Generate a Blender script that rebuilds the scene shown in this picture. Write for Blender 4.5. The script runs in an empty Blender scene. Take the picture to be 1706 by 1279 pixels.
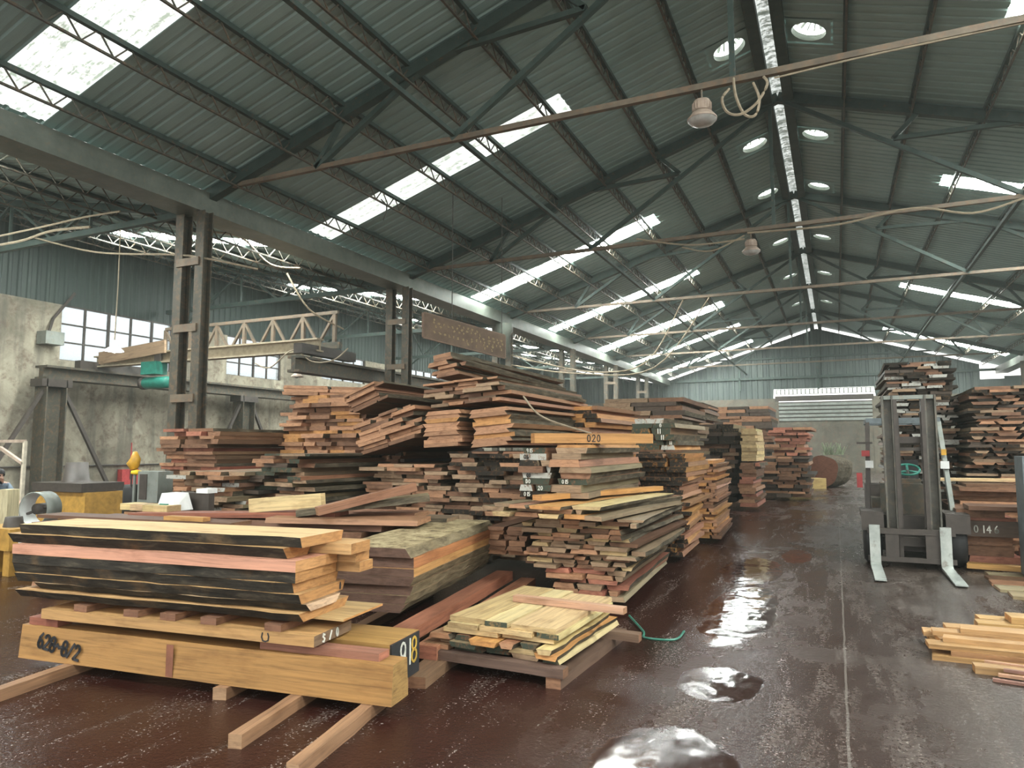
import bpy, math, random
from mathutils import Matrix, Vector
C = bpy.context.scene.collection
R = math.radians
# ---------------------------------------------------------------- camera
FPX = 1165.0
sc = bpy.context.scene
cam = bpy.data.cameras.new('camera')
cam.sensor_fit = 'HORIZONTAL'; cam.sensor_width = 36.0; cam.lens = FPX / 1706 * 36.0
cam.clip_end = 300
co = bpy.data.objects.new('camera', cam); C.objects.link(co)
YAW, PITCH = R(24.78), R(5.2)
co.location = (0, 0, 1.5); co.rotation_euler = (math.pi / 2 + PITCH, 0, YAW)
sc.camera = co
# ---------------------------------------------------------------- world, light, exposure
vs = sc.view_settings
vs.view_transform = 'Standard'; vs.look = 'None'; vs.gamma = 1; vs.use_curve_mapping = False
vs.exposure = 0.8
w = bpy.data.worlds.new('overcast_sky'); sc.world = w; w.use_nodes = True
bg = w.node_tree.nodes['Background']; bg.inputs[0].default_value = (1.0, 0.99, 0.95, 1); bg.inputs[1].default_value = 1.35
HAZE = .0014
SKY_EMIT = 80.0
def area(name, loc, rot, sx, sy, portal=False, power=0, col=(1, 1, 1)):
    l = bpy.data.lights.new(name, 'AREA'); l.shape = 'RECTANGLE'; l.size = sx; l.size_y = sy
    l.energy = power; l.color = col; l.cycles.is_portal = portal
    o = bpy.data.objects.new(name, l); C.objects.link(o); o.location = loc; o.rotation_euler = rot
    return o
area('open_end_daylight', (-1.5, -4.5, 4.2), (math.pi / 2, 0, 0), 36, 9.4, portal=True)
# ---------------------------------------------------------------- helpers
def tag(o, label=None, cat=None, group=None, kind=None):
    if label: o['label'] = label
    if cat: o['category'] = cat
    if group: o['group'] = group
    if kind: o['kind'] = kind
    return o
def empty(name, loc, label, cat, group=None, rz=0):
    o = bpy.data.objects.new(name, None); C.objects.link(o); o.empty_display_size = .1
    o.location = loc; o.rotation_euler = (0, 0, rz)
    return tag(o, label, cat, group)
def par(o, p):
    o.parent = p; return o
class MB:
    def __init__(s): s.v = []; s.f = []; s.m = []; s.uv = []; s.t = []; s.e = []
    def add(s, vs, fs, ms=None, uvs=None, tint=(1, 1, 1), end=(1, 1, 1), M=None):
        n = len(s.v)
        for p in vs:
            p = Vector(p); s.v.append(M @ p if M else p); s.t.append(tint); s.e.append(end)
        for i, f in enumerate(fs):
            s.f.append([n + k for k in f]); s.m.append(ms[i] if ms else 0)
            s.uv.append(uvs[i] if uvs else None)
        return s
    def box(s, a, b, mi=0, M=None, tint=(1, 1, 1)):
        x0, y0, z0 = a; x1, y1, z1 = b
        v = [(x0, y0, z0), (x1, y0, z0), (x1, y1, z0), (x0, y1, z0), (x0, y0, z1), (x1, y0, z1), (x1, y1, z1), (x0, y1, z1)]
        f = [(3, 2, 1, 0), (4, 5, 6, 7), (0, 1, 5, 4), (1, 2, 6, 5), (2, 3, 7, 6), (3, 0, 4, 7)]
        return s.add(v, f, [mi] * 6, None, tint, tint, M)
    def bar(s, p, q, w, h=None, mi=0, up=(0, 0, 1)):
        p, q = Vector(p), Vector(q); h = h or w; d = (q - p).normalized(); u = Vector(up)
        if abs(d.dot(u)) > .95: u = Vector((0, 1, 0)) if abs(d.y) < .9 else Vector((1, 0, 0))
        a = d.cross(u).normalized() * (w / 2); b = a.cross(d).normalized() * (h / 2)
        v = [p - a - b, p + a - b, p + a + b, p - a + b, q - a - b, q + a - b, q + a + b, q - a + b]
        return s.add(v, [(0, 1, 2, 3), (7, 6, 5, 4), (4, 5, 1, 0), (5, 6, 2, 1), (6, 7, 3, 2), (7, 4, 0, 3)], [mi] * 6)
    def tube(s, pts, r, n=6, mi=0, cap=True):
        pts = [Vector(p) for p in pts]; rings = []
        for i, p in enumerate(pts):
            d = (pts[min(i + 1, len(pts) - 1)] - pts[max(i - 1, 0)]).normalized()
            u = Vector((0, 0, 1)) if abs(d.z) < .9 else Vector((1, 0, 0))
            a = d.cross(u).normalized(); b = a.cross(d); rr = r[i] if isinstance(r, (list, tuple)) else r
            rings.append([p + (a * math.cos(t) + b * math.sin(t)) * rr for t in [2 * math.pi * k / n for k in range(n)]])
        v = [q for g in rings for q in g]; f = []
        for i in range(len(pts) - 1):
            for k in range(n):
                f.append((i * n + k, i * n + (k + 1) % n, (i + 1) * n + (k + 1) % n, (i + 1) * n + k))
        if cap: f.append(tuple(range(n))[::-1]); f.append(tuple((len(pts) - 1) * n + k for k in range(n)))
        return s.add(v, f, [mi] * len(f))
    def lathe(s, prof, n=24, c=(0, 0, 0), mi=0, M=None):
        v = []; f = []
        for r, z in prof:
            for k in range(n):
                t = 2 * math.pi * k / n; v.append((c[0] + r * math.cos(t), c[1] + r * math.sin(t), c[2] + z))
        for i in range(len(prof) - 1):
            for k in range(n): f.append((i * n + k, i * n + (k + 1) % n, (i + 1) * n + (k + 1) % n, (i + 1) * n + k))
        return s.add(v, f, [mi] * len(f), M=M)
    def build(s, name, mats, parent=None, smooth=False, M=None):
        me = bpy.data.meshes.new(name); me.from_pydata([tuple(p) for p in s.v], [], s.f)
        for m in (mats if isinstance(mats, (list, tuple)) else [mats]): me.materials.append(m)
        me.polygons.foreach_set('material_index', s.m)
        if smooth: me.polygons.foreach_set('use_smooth', [True] * len(s.f))
        if any(u for u in s.uv):
            ul = me.uv_layers.new(name='UVMap'); k = 0
            for i, f in enumerate(s.f):
                u = s.uv[i]
                for j in range(len(f)):
                    if u: ul.data[k].uv = u[j]
                    k += 1
            for nm, src in (('tint', s.t), ('endtint', s.e)):
                at = me.attributes.new(nm, 'FLOAT_COLOR', 'POINT')
                at.data.foreach_set('color', [c for t in src for c in (t[0], t[1], t[2], 1)])
        me.update()
        o = bpy.data.objects.new(name, me); C.objects.link(o)
        if M is not None: o.matrix_world = M
        if parent: o.parent = parent
        return o
# ---------------------------------------------------------------- materials
class NT:
    def __init__(s, name):
        s.m = bpy.data.materials.new(name); s.m.use_nodes = True; s.t = s.m.node_tree
        s.b = s.t.nodes['Principled BSDF']; s.out = s.t.nodes['Material Output']
    def n(s, ty, ins=None, **kw):
        x = s.t.nodes.new(ty)
        for k, v in kw.items(): setattr(x, k, v)
        for k, v in (ins or {}).items():
            i = x.inputs[k]
            if isinstance(v, bpy.types.NodeSocket): s.t.links.new(v, i)
            else: i.default_value = v
        return x
    def link(s, a, b): s.t.links.new(a, b)
    def pos(s): return s.n('ShaderNodeNewGeometry').outputs['Position']
    def map(s, vec, scale=(1, 1, 1)): return s.n('ShaderNodeMapping', {'Vector': vec, 'Scale': scale}).outputs[0]
    def noise(s, vec, scale, detail=4, rough=.6, dist=0):
        return s.n('ShaderNodeTexNoise', {'Vector': vec, 'Scale': scale, 'Detail': detail, 'Roughness': rough, 'Distortion': dist}).outputs[0]
    def ramp(s, fac, stops):
        x = s.n('ShaderNodeValToRGB', {'Fac': fac}); e = x.color_ramp.elements
        while len(e) < len(stops): e.new(.5)
        for i, (p, c) in enumerate(stops):
            e[i].position = p; e[i].color = (*c, 1) if len(c) == 3 else c
        return x.outputs[0]
    def mix(s, fac, a, b, bt='MIX'):
        x = s.n('ShaderNodeMix', data_type='RGBA', blend_type=bt)
        for k, v in ((0, fac), (6, a), (7, b)):
            if isinstance(v, bpy.types.NodeSocket): s.link(v, x.inputs[k])
            else: x.inputs[k].default_value = (*v, 1) if isinstance(v, tuple) and len(v) == 3 else v
        return x.outputs[2]
    def math(s, op, a, b=0.0, c=0.0, clamp=False):
        x = s.n('ShaderNodeMath', operation=op, use_clamp=clamp)
        for i, v in enumerate((a, b, c)):
            if isinstance(v, bpy.types.NodeSocket): s.link(v, x.inputs[i])
            else: x.inputs[i].default_value = v
        return x.outputs[0]
    def bump(s, h, strength, dist=.02):
        x = s.n('ShaderNodeBump', {'Height': h, 'Strength': strength, 'Distance': dist}); s.link(x.outputs[0], s.b.inputs['Normal'])
    def set(s, color=None, rough=.6, metal=0, spec=None):
        for k, v in (('Base Color', color), ('Roughness', rough), ('Metallic', metal), ('Specular IOR Level', spec)):
            if v is None: continue
            if isinstance(v, bpy.types.NodeSocket): s.link(v, s.b.inputs[k])
            else: s.b.inputs[k].default_value = (*v, 1) if isinstance(v, tuple) else v
        return s.m
def plain(name, col, rough=.6, metal=0, var=.25, scale=9):
    t = NT(name); p = t.pos(); f = t.noise(p, scale, 5)
    lo = tuple(c * (1 - var) for c in col); hi = tuple(min(1, c * (1 + var)) for c in col)
    return t.set(t.ramp(f, [(.3, lo), (.7, hi)]), rough, metal)
def emis(name, col, st, base=(.8, .8, .8)):
    t = NT(name); t.set(base, .6); t.b.inputs['Emission Color'].default_value = (*col, 1); t.b.inputs['Emission Strength'].default_value = st
    return t.m
def wood(name, end=False):
    t = NT(name); uv = t.n('ShaderNodeUVMap', uv_map='UVMap').outputs[0]
    at = t.n('ShaderNodeAttribute', attribute_name='endtint' if end else 'tint').outputs['Color']
    if end:
        g = t.noise(t.map(uv, (9, 55, 1)), 1.0, 5, .65, .6); st = t.noise(uv, 7, 4)
        v = t.ramp(g, [(.25, (.5, .47, .45)), (.5, (.95, .95, .95)), (.75, (1.22, 1.2, 1.12))])
    else:
        g = t.noise(t.map(uv, (1.6, 38, 1)), 1.0, 6, .68, .8); st = t.noise(t.map(uv, (1, 3, 1)), 2.2, 4)
        v = t.ramp(g, [(.22, (.38, .35, .33)), (.45, (.86, .85, .84)), (.78, (1.3, 1.27, 1.2))])
    c = t.mix(1.0, at, v, 'MULTIPLY')
    c = t.mix(t.ramp(st, [(.52, (0, 0, 0)), (.72, (.75, .75, .75))]), c, t.mix(1.0, c, (.5, .42, .36), 'MULTIPLY'))
    t.bump(g, .25, .006)
    return t.set(c, .62, 0, .35)
def barkm(name, k0, k1, k2, mixamt=.6):
    t = NT(name); uv = t.n('ShaderNodeUVMap', uv_map='UVMap').outputs[0]
    a = t.noise(t.map(uv, (2.5, 14, 1)), 1.4, 7, .7, .5); b = t.noise(uv, 3.0, 5)
    at = t.n('ShaderNodeAttribute', attribute_name='tint').outputs['Color']
    c = t.ramp(a, [(.3, k0), (.52, k1), (.76, k2)])
    c = t.mix(t.ramp(b, [(.56, (0, 0, 0)), (.74, (mixamt, mixamt, mixamt))]), c, t.mix(1.0, at, (.5, .45, .4), 'MULTIPLY'))
    t.bump(a, .7, .015); return t.set(c, .85, 0, .2)
def steel(name, a, b, rust=(.16, .085, .045), amt=.35, rough=.6):
    t = NT(name); p = t.pos(); n = t.noise(p, 3.2, 6, .65); k = t.noise(p, 11, 5, .7)
    c = t.ramp(n, [(.3, a), (.7, b)])
    c = t.mix(t.ramp(k, [(.62 - amt * .3, (0, 0, 0)), (.78 - amt * .2, (.85, .85, .85))]), c, rust)
    return t.set(c, rough, .25)
M = {}
M['wood'] = wood('sawn_wood'); M['end'] = wood('end_grain', True); M['bark'] = barkm('bark', (.026, .021, .015), (.085, .07, .047), (.21, .17, .115)); M['darkbark'] = barkm('dark_bark', (.012, .011, .009), (.035, .03, .023), (.12, .10, .07), .35); M['oldbark'] = barkm('rotten_bark', (.07, .052, .032), (.20, .16, .095), (.36, .30, .19))
def paint_end(name, col):
    t = NT(name); p = t.pos(); n = t.noise(p, 22, 5, .7)
    at = t.n('ShaderNodeAttribute', attribute_name='endtint').outputs['Color']
    return t.set(t.mix(t.ramp(n, [(.52, (0, 0, 0)), (.64, (.9, .9, .9))]), col, t.mix(1.0, at, (.45, .42, .4), 'MULTIPLY')), .9, 0, .15)
M['blackend'] = paint_end('black_end_paint', (.03, .026, .021)); M['greenend'] = paint_end('green_end_paint', (.055, .065, .048))
M['whiteend'] = paint_end('whitish_end_paint', (.42, .42, .38))
WM = [M['wood'], M['end'], M['bark'], M['blackend'], M['greenend'], M['whiteend']]
def mossym():
    t = NT('mossy_rotten_wood'); p = t.pos(); a = t.noise(p, 9, 7, .75, .4); b = t.noise(p, 40, 4, .7)
    c = t.ramp(a, [(.34, (.075, .052, .03)), (.46, (.24, .185, .10)), (.6, (.42, .34, .20)), (.75, (.55, .46, .29))]); t.bump(b, .5, .01); return t.set(c, .85, 0, .2)
M['mossy'] = mossym()
M['green'] = steel('green_painted_steel', (.03, .05, .042), (.055, .08, .068), amt=.12)
M['rusty'] = steel('rusty_steel', (.05, .052, .042), (.095, .085, .063), (.17, .105, .06), .45)
M['tie'] = steel('rusty_tie_steel', (.095, .078, .058), (.19, .15, .105), (.20, .12, .07), .45)
M['grey'] = steel('grey_steel', (.17, .19, .17), (.27, .29, .26), (.2, .15, .1), .2)
M['gutter'] = steel('gutter_metal', (.10, .12, .10), (.17, .19, .16), (.22, .18, .12), .2, .45)
M['fork'] = steel('worn_fork_steel', (.28, .31, .29), (.55, .58, .54), (.16, .12, .09), .25, .35)
M['mast'] = steel('greasy_mast_steel', (.05, .05, .042), (.15, .145, .12), (.2, .15, .10), .3, .4)
M['black'] = plain('black_rubber', (.02, .02, .02), .7)
M['oily'] = plain('dark_grimy_metal', (.05, .04, .033), .55)
M['yellow'] = plain('yellow_machine_paint', (.42, .235, .045), .55, 0, .3)
M['red'] = plain('red_box_paint', (.42, .05, .05), .5); M['orange'] = plain('orange_plastic', (.55, .30, .03), .45)
M['teal'] = plain('teal_green_paint', (.015, .17, .125), .45); M['hosegreen'] = plain('green_hose_rubber', (.03, .16, .11), .4)
M['white'] = plain('white_paint', (.72, .74, .72), .5, 0, .08); M['chalk'] = plain('chalk_white', (.7, .7, .62), .8, 0, .15, 60)
M['blackink'] = plain('black_paint_marks', (.02, .02, .022), .7); M['gold'] = plain('yellow_paint_marks', (.7, .45, .08), .7)
M['bluegrey'] = plain('blue_grey_paint', (.11, .135, .145), .5)
M['rope'] = plain('dusty_cable', (.28, .23, .16), .8, 0, .2); M['cabledark'] = plain('dark_cable', (.06, .06, .05), .7)
M['signwood'] = plain('brown_signboard', (.15, .10, .065), .7, 0, .3, 4); M['signtext'] = plain('faded_yellow_lettering', (.42, .32, .17), .7)
M['skin'] = plain('skin', (.50, .29, .2), .55, 0, .05); M['shirt'] = plain('grey_blue_shirt', (.15, .20, .25), .8); M['hair'] = plain('dark_hair', (.015, .012, .012), .6)
M['trousers'] = plain('dark_trousers', (.04, .04, .05), .8)
M['pend'] = plain('aged_lamp_metal', (.36, .28, .22), .5); M['lampshade'] = plain('dull_reflector', (.42, .42, .40), .4)
M['bulb'] = emis('lit_lamp', (.85, .95, 1), 6)
def roofm():
    t = NT('roof_sheet'); p = t.pos(); a = t.noise(p, .5, 4); b = t.noise(t.map(p, (1, 9, 1)), .9, 5, .65)
    c = t.ramp(a, [(.3, (.22, .325, .30)), (.7, (.30, .41, .385))])
    c = t.mix(t.ramp(b, [(.45, (0, 0, 0)), (.75, (.5, .5, .5))]), c, (.17, .215, .20))
    return t.set(c, .5, .1)
M['roof'] = roofm()
def skym(name, st, dark=.55):
    t = NT(name); p = t.pos(); a = t.noise(t.map(p, (1.2, 9, 1)), 1.3, 7, .75); b = t.noise(p, 9, 6, .75)
    f = t.math('MULTIPLY', t.math('ADD', a, b), .5); c = t.ramp(f, [(.435, (dark * .8, dark, dark * .8)), (.475, (min(.82, dark * 2.2), min(.86, dark * 2.4), min(.82, dark * 2.2))), (.54, (.95, 1, .96))])
    t.set((.7, .75, .72), .5); t.link(c, t.b.inputs['Emission Color']); t.b.inputs['Emission Strength'].default_value = st
    return t.m
M['sky'] = skym('translucent_skylight', SKY_EMIT, .0062); M['dimmedsky'] = skym('dimmed_mottled_skylight', .66, .42)  # mottled near panels: glow turned far down so the pattern does not clip
M['vent'] = skym('translucent_vent_dome', 3.0, .2)
M['ridgelight'] = skym('translucent_ridge_strip', .5, .1)
def wallm(name='stained_plaster', k=1.0):
    t = NT(name); KK = lambda c: tuple(q * k for q in c); p = t.pos(); a = t.noise(p, .7, 7, .7, .5); b = t.noise(p, 4, 6, .7); s = t.noise(t.map(p, (3, 3, .25)), 1, 5, .6)
    c = t.ramp(a, [(.3, KK((.095, .085, .06))), (.5, KK((.20, .18, .135))), (.7, KK((.33, .30, .225)))])
    c = t.mix(t.ramp(b, [(.5, (0, 0, 0)), (.66, (.8, .8, .8))]), c, (.13, .09, .065))
    c = t.mix(t.ramp(s, [(.5, (0, 0, 0)), (.7, (.7, .7, .7))]), c, (.09, .085, .07))
    t.bump(b, .3, .02); return t.set(c, .9)
M['plaster'] = wallm('stained_plaster', 1.3); M['farplaster'] = wallm('far_block_wall', .5)
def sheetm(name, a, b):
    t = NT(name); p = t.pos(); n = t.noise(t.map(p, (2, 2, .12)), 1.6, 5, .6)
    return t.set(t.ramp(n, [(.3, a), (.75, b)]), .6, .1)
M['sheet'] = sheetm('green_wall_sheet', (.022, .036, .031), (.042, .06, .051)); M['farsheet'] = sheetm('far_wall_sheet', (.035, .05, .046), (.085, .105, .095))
def glassm():
    t = NT('dusty_window_glass'); p = t.pos(); n = t.noise(p, 3, 6, .7)
    tr = t.n('ShaderNodeBsdfTransparent', {'Color': (.42, .48, .52, 1)}); df = t.n('ShaderNodeBsdfTranslucent', {'Color': (.45, .5, .52, 1)})
    mx = t.n('ShaderNodeMixShader', {'Fac': t.ramp(n, [(.35, (.25, .25, .25)), (.65, (.9, .9, .9))])})
    t.link(tr.outputs[0], mx.inputs[1]); t.link(df.outputs[0], mx.inputs[2]); t.link(mx.outputs[0], t.out.inputs['Surface']); return t.m
M['glass'] = glassm()
def floorm():
    t = NT('wet_concrete_floor'); p = t.pos(); sep = t.n('ShaderNodeSeparateXYZ', {'Vector': p}); X, Y = sep.outputs[0], sep.outputs[1]
    big = t.noise(t.map(p, (1, .55, 1)), .75, 5, .6, .6); mid = t.noise(p, 2.6, 6, .7); fine = t.noise(p, 34, 4, .7); grit = t.noise(p, 60, 2, .5); streak = t.noise(t.map(p, (3.2, .5, 1)), 1.6, 6, .7, .4)
    def mr(v, a, b, c, d): return t.n('ShaderNodeMapRange', {'Value': v, 'From Min': a, 'From Max': b, 'To Min': c, 'To Max': d}).outputs[0]
    wob = t.math('MULTIPLY', t.math('SUBTRACT', mid, .5), 1.5); pud = None
    for cx, cy, rx, ry in ((-.80, 3.40, .36, .55), (-.72, 4.75, .27, .36), (-.85, 6.9, .32, 1.3), (-1.0, 9.2, .35, 1.1), (-.55, 10.6, .2, .7)):
        a = t.math('DIVIDE', t.math('SUBTRACT', X, cx), rx); b = t.math('DIVIDE', t.math('SUBTRACT', Y, cy), ry)
        d = t.math('SUBTRACT', 1.0, t.math('ADD', t.math('ADD', t.math('MULTIPLY', a, a), t.math('MULTIPLY', b, b)), wob))
        pud = d if pud is None else t.math('MAXIMUM', pud, d)
    pud = t.ramp(pud, [(.0, (0, 0, 0)), (.12, (1, 1, 1))])
    wet = t.math('ADD', t.math('ADD', big, t.math('MULTIPLY', t.math('SUBTRACT', mid, .5), .35)), mr(X, -3.0, 1.0, .14, -.07))
    W = t.ramp(wet, [(.40, (0, 0, 0)), (.56, (1, 1, 1))])
    redf = mr(t.math('ADD', X, t.math('MULTIPLY', mid, 1.2)), -1.2, 1.6, 0, 1)
    dry = t.mix(redf, (.040, .018, .013), (.046, .034, .027)); wetc = t.mix(redf, (.026, .0075, .0055), (.032, .019, .015))
    c = t.mix(W, dry, wetc)
    sawd = t.math('MULTIPLY', t.ramp(fine, [(.44, (0, 0, 0)), (.58, (1, 1, 1))]), t.ramp(t.math('ADD', streak, mr(X, -1.5, 1.2, -.07, .035)), [(.47, (0, 0, 0)), (.62, (1, 1, 1))]))
    c = t.mix(t.math('MULTIPLY', sawd, .42), c, (.15, .122, .10))
    speck = t.math('MULTIPLY', t.ramp(grit, [(.62, (0, 0, 0)), (.66, (1, 1, 1))]), t.ramp(streak, [(.48, (0, 0, 0)), (.6, (1, 1, 1))]))
    c = t.mix(t.math('MULTIPLY', speck, .75), c, (.40, .35, .31)); c = t.mix(pud, c, wetc)
    jt = t.math('ABSOLUTE', t.math('ADD', X, t.math('MULTIPLY', t.math('SUBTRACT', mid, .5), .03)))
    c = t.mix(t.math('LESS_THAN', jt, .007), c, (.13, .11, .095))
    r = t.math('ADD', mr(W, 0, 1, .34, .13), t.math('ADD', t.math('MULTIPLY', sawd, .3), t.math('MULTIPLY', speck, .3)))
    r = t.math('MULTIPLY', r, t.math('SUBTRACT', 1.0, t.math('MULTIPLY', pud, .45)))
    h = t.math('MULTIPLY', t.math('ADD', fine, t.math('MULTIPLY', mid, .6)), t.math('SUBTRACT', 1.02, pud))
    rip = t.noise(t.map(p, (1, .6, 1)), 4, 2, .5); h = t.math('ADD', h, t.math('MULTIPLY', t.math('MULTIPLY', rip, pud), 1.6))
    t.bump(h, .28, .02)
    return t.set(c, r, 0, t.math('ADD', .28, t.math('MULTIPLY', pud, .25)))
M['floor'] = floorm()
# ---------------------------------------------------------------- building shell
XE, ZE, XR, ZR, XE2 = -10.4, 6.2, -.86, 9.2, 8.7
SL = (ZR - ZE) / (XR - XE); Y0, Y1 = -4.5, 48.0; XW = -19.6; XW2 = 17.0
def zroof(x):
    if x < XE: return 6.0 + .18 * (-10.6 - x) if x < -10.6 else 6.0
    if x > XE2: return 6.0 + .18 * (x - 8.9) if x > 8.9 else 6.0
    return ZR - SL * abs(x - XR)
def struct(mb, name, mats, label=None): return tag(mb.build(name, mats), label, None, None, 'structure')
def ribs(ya, yb, step=.24, h=.022):
    out = []; y = ya
    while y < yb:
        for d, z in ((0, 0), (.15, 0), (.175, h), (.215, h)):
            if y + d < yb: out.append((y + d, z))
        y += step
    out.append((yb, 0)); return out
def ribz(prof, y):
    for (a, za), (b, zb) in zip(prof, prof[1:]):
        if a <= y <= b: return za + (zb - za) * (y - a) / max(1e-6, b - a)
    return 0
PROF = ribs(Y0, Y1)
def slope(name, xs, holes):
    ys = sorted(set([round(p[0], 4) for p in PROF] + [h for q in holes for h in q[2:]]))
    xs = sorted(set(xs + [h for q in holes for h in q[:2]])); mb = MB()
    v = [(x, y, zroof(x) + ribz(PROF, y)) for x in xs for y in ys]; f = []; n = len(ys)
    for i in range(len(xs) - 1):
        for j in range(n - 1):
            mx, my = (xs[i] + xs[i + 1]) / 2, (ys[j] + ys[j + 1]) / 2
            if any(a < mx < b and c < my < d for a, b, c, d in holes): continue
            f.append((i * n + j, (i + 1) * n + j, (i + 1) * n + j + 1, i * n + j + 1))
    mb.add(v, f); return struct(mb, name, M['roof'])
SKL = [(-10.3, -4.45, a, b) for a, b in ((-1.6, -.6), (5.1, 6.05), (11.7, 12.45), (19.2, 20.0), (25.75, 26.6), (32.1, 33.3), (38.3, 39.1), (44.4, 45.5))]  # first strip, behind the camera, is an added glow panel for overhead light
SKR = [(2.62, 8.3, a, b) for a, b in ((-1.6, -.6), (5.1, 6.0), (12.0, 12.6), (19.35, 20.1), (31.7, 32.5), (43.2, 44.2))]  # first entry likewise: unseen glowing strip added to light the foreground from above
SKA = [(-17.2, -11.0, a, b) for a, b in ((5.1, 6.0), (11.75, 12.4), (18.4, 19.2), (25.4, 26.2), (32, 33), (38.3, 39.2))]
SKB = [(10.2, 15.5, a, b) for a, b in ((26, 27), (33, 34), (40, 41))]
VY = (5.6, 9.3, 13.15, 17.77, 21.44, 26.8, 32.5, 39); VXL, VXR = -1.5, -.22
vh = [(x - .36, x + .36, y - .36, y + .36) for y in VY for x in (VXL - .05, VXR + .05)]
slope('ceiling_left', [XE, XR - .12], SKL + [h for h in vh if h[0] < -1])
slope('ceiling_right', [XR + .12, XE2], SKR + [h for h in vh if h[0] > -1])
slope('ceiling_aisle', [XW - .1, -10.6], SKA)
slope('ceiling_far_aisle', [8.9, XW2], SKB)
k = 0
for holes in (SKL, SKR, SKA, SKB):
    for a, b, c, d in holes:
        k += 1; ys = sorted(set([c, d] + [round(p[0], 4) for p in PROF if c < p[0] < d]))
        v = [(x, y, zroof(x) + ribz(PROF, y) + .004) for x in (a, b) for y in ys]; n = len(ys)
        struct(MB().add(v, [(j, n + j, n + j + 1, j + 1) for j in range(n - 1)]), 'window_%d' % k, M['dimmedsky'] if holes is SKL and 5 < c < 12 else M['sky'], 'long translucent skylight strip in the corrugated roof')
# ridge: translucent strip and its two dark channels
mb = MB(); n = 7
v = [(XR + .13 * math.cos(t), y, ZR - .03 + .05 * math.sin(t)) for y in (Y0, Y1) for t in [math.pi * i / (n - 1) for i in range(n)]]
struct(mb.add(v, [(i, i + 1, n + i + 1, n + i) for i in range(n - 1)]), 'trim_1', M['ridgelight'], 'pale translucent strip running along the roof ridge')
mb = MB()
for s in (-1, 1): mb.bar((XR + s * .21, Y0, ZR - .2), (XR + s * .21, Y1, ZR - .2), .2, .2)
struct(mb, 'trim_2', M['green'], 'dark channels either side of the ridge strip')
# floor, walls
struct(MB().box((XW - .3, -14, -.2), (XW2 + .3, Y1 + .3, 0)), 'floor', M['floor'])
WIN = [(12.3, 15.95, 3.95, 5.5), (18.2, 20.9, 4.1, 5.5), (23.3, 26.3, 4.4, 5.5), (30.0, 34.5, 4.3, 5.5)]
mb = MB(); y = Y0
for a, b, c, d in WIN + [(Y1, Y1, 0, 0)]:
    mb.box((XW - .25, y, 0), (XW, a, 5.5))
    if b > a: mb.box((XW - .25, a, 0), (XW, b, c))
    y = b
struct(mb, 'wall_left', M['plaster'])
mb = MB(); v = []; f = []; yy = Y0; pts = []
while yy <= Y1:
    pts += [(yy, 0), (yy + .12, 0), (yy + .15, .03), (yy + .22, .03)]; yy += .25
for y, d in pts: v += [(XW - .12 + d, y, 5.5), (XW - .12 + d, y, zroof(XW) + .05)]
f = [(2 * i, 2 * i + 2, 2 * i + 3, 2 * i + 1) for i in range(len(pts) - 1)]
struct(mb.add(v, f), 'wall_left_upper', M['sheet'])
for i, (a, b, c, d) in enumerate(WIN):
    k += 1
    fr = MB(); nx = max(3, round((b - a) / .75))
    for j in range(nx + 1):
        y = a + (b - a) * j / nx; fr.bar((XW - .1, y, c), (XW - .1, y, d), .05 if 0 < j < nx and j % 2 else .09, .06)
    for j in range(4): fr.bar((XW - .1, a, c + (d - c) * j / 3), (XW - .1, b, c + (d - c) * j / 3), .06, .04)
    wf = struct(fr, 'window_%d' % k, M['oily'], 'steel framed window high in the stained left wall')
    MB().add([(XW - .12, a, c), (XW - .12, b, c), (XW - .12, b, d), (XW - .12, a, d)], [(0, 1, 2, 3)]).build('pane', M['glass'], wf)
struct(MB().box((XW2, Y0, 0), (XW2 + .2, 22, 5)).box((XW2, 22, 0), (XW2 + .2, Y1, 4.5)), 'wall_right', M['plaster'])
# far gable: ribbed sheet above, block wall below, a doorway with shutter
DX0, DX1 = -3.25, 2.1
def gable_z(x): return zroof(x) - .17
mb = MB(); xs = []; x = XW
while x < 7.7: xs += [(x, 0), (x + .2, 0), (x + .24, -.04), (x + .32, -.04)]; x += .36
v = []
for x, d in xs: v += [(x, Y1 + d, 4.6 if x < DX0 - .3 or x > DX1 + .2 else 5.24), (x, Y1 + d, gable_z(x))]
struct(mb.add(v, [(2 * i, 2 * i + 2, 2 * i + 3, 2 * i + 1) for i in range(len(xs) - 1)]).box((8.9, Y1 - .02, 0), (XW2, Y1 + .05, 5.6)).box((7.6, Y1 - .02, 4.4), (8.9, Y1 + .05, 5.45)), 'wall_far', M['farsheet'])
struct(MB().box((XW, Y1 - .1, 0), (DX0, Y1 + .1, 4.65)).box((DX1, Y1 - .1, 0), (8.9, Y1 + .1, 4.65)).box((DX0, Y1 - .06, 0), (DX1, Y1 + .1, 3.2)), 'wall_far_lower', M['farplaster'])
mb = MB()
for i in range(5): mb.box((DX0, Y1 - .12, 3.2 + i * .24), (DX1, Y1 - .02, 3.2 + i * .24 + .16), 1); mb.box((DX0, Y1 - .05, 3.36 + i * .24), (DX1, Y1, 3.44 + i * .24), 0)
mb.box((DX0 - .2, Y1 - .14, 4.46), (DX1 + .1, Y1, 4.78), 0)
struct(mb, 'door_1', [M['oily'], M['grey']], 'raised ribbed shutter over the far doorway')
mb = MB()
for i in range(23): xx = DX0 - .1 + i * .245; mb.bar((xx, Y1 - .05, 4.92), (xx, Y1 - .05, 5.2), .07, .05)
mb.bar((DX0 - .1, Y1 - .05, 4.9), (DX1 + .2, Y1 - .05, 4.9), .05, .035); mb.bar((DX0 - .1, Y1 - .05, 5.2), (DX1 + .2, Y1 - .05, 5.2), .05, .04)
k += 1; struct(mb, 'window_%d' % k, M['grey'], 'bright barred opening above the far shutter')
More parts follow.
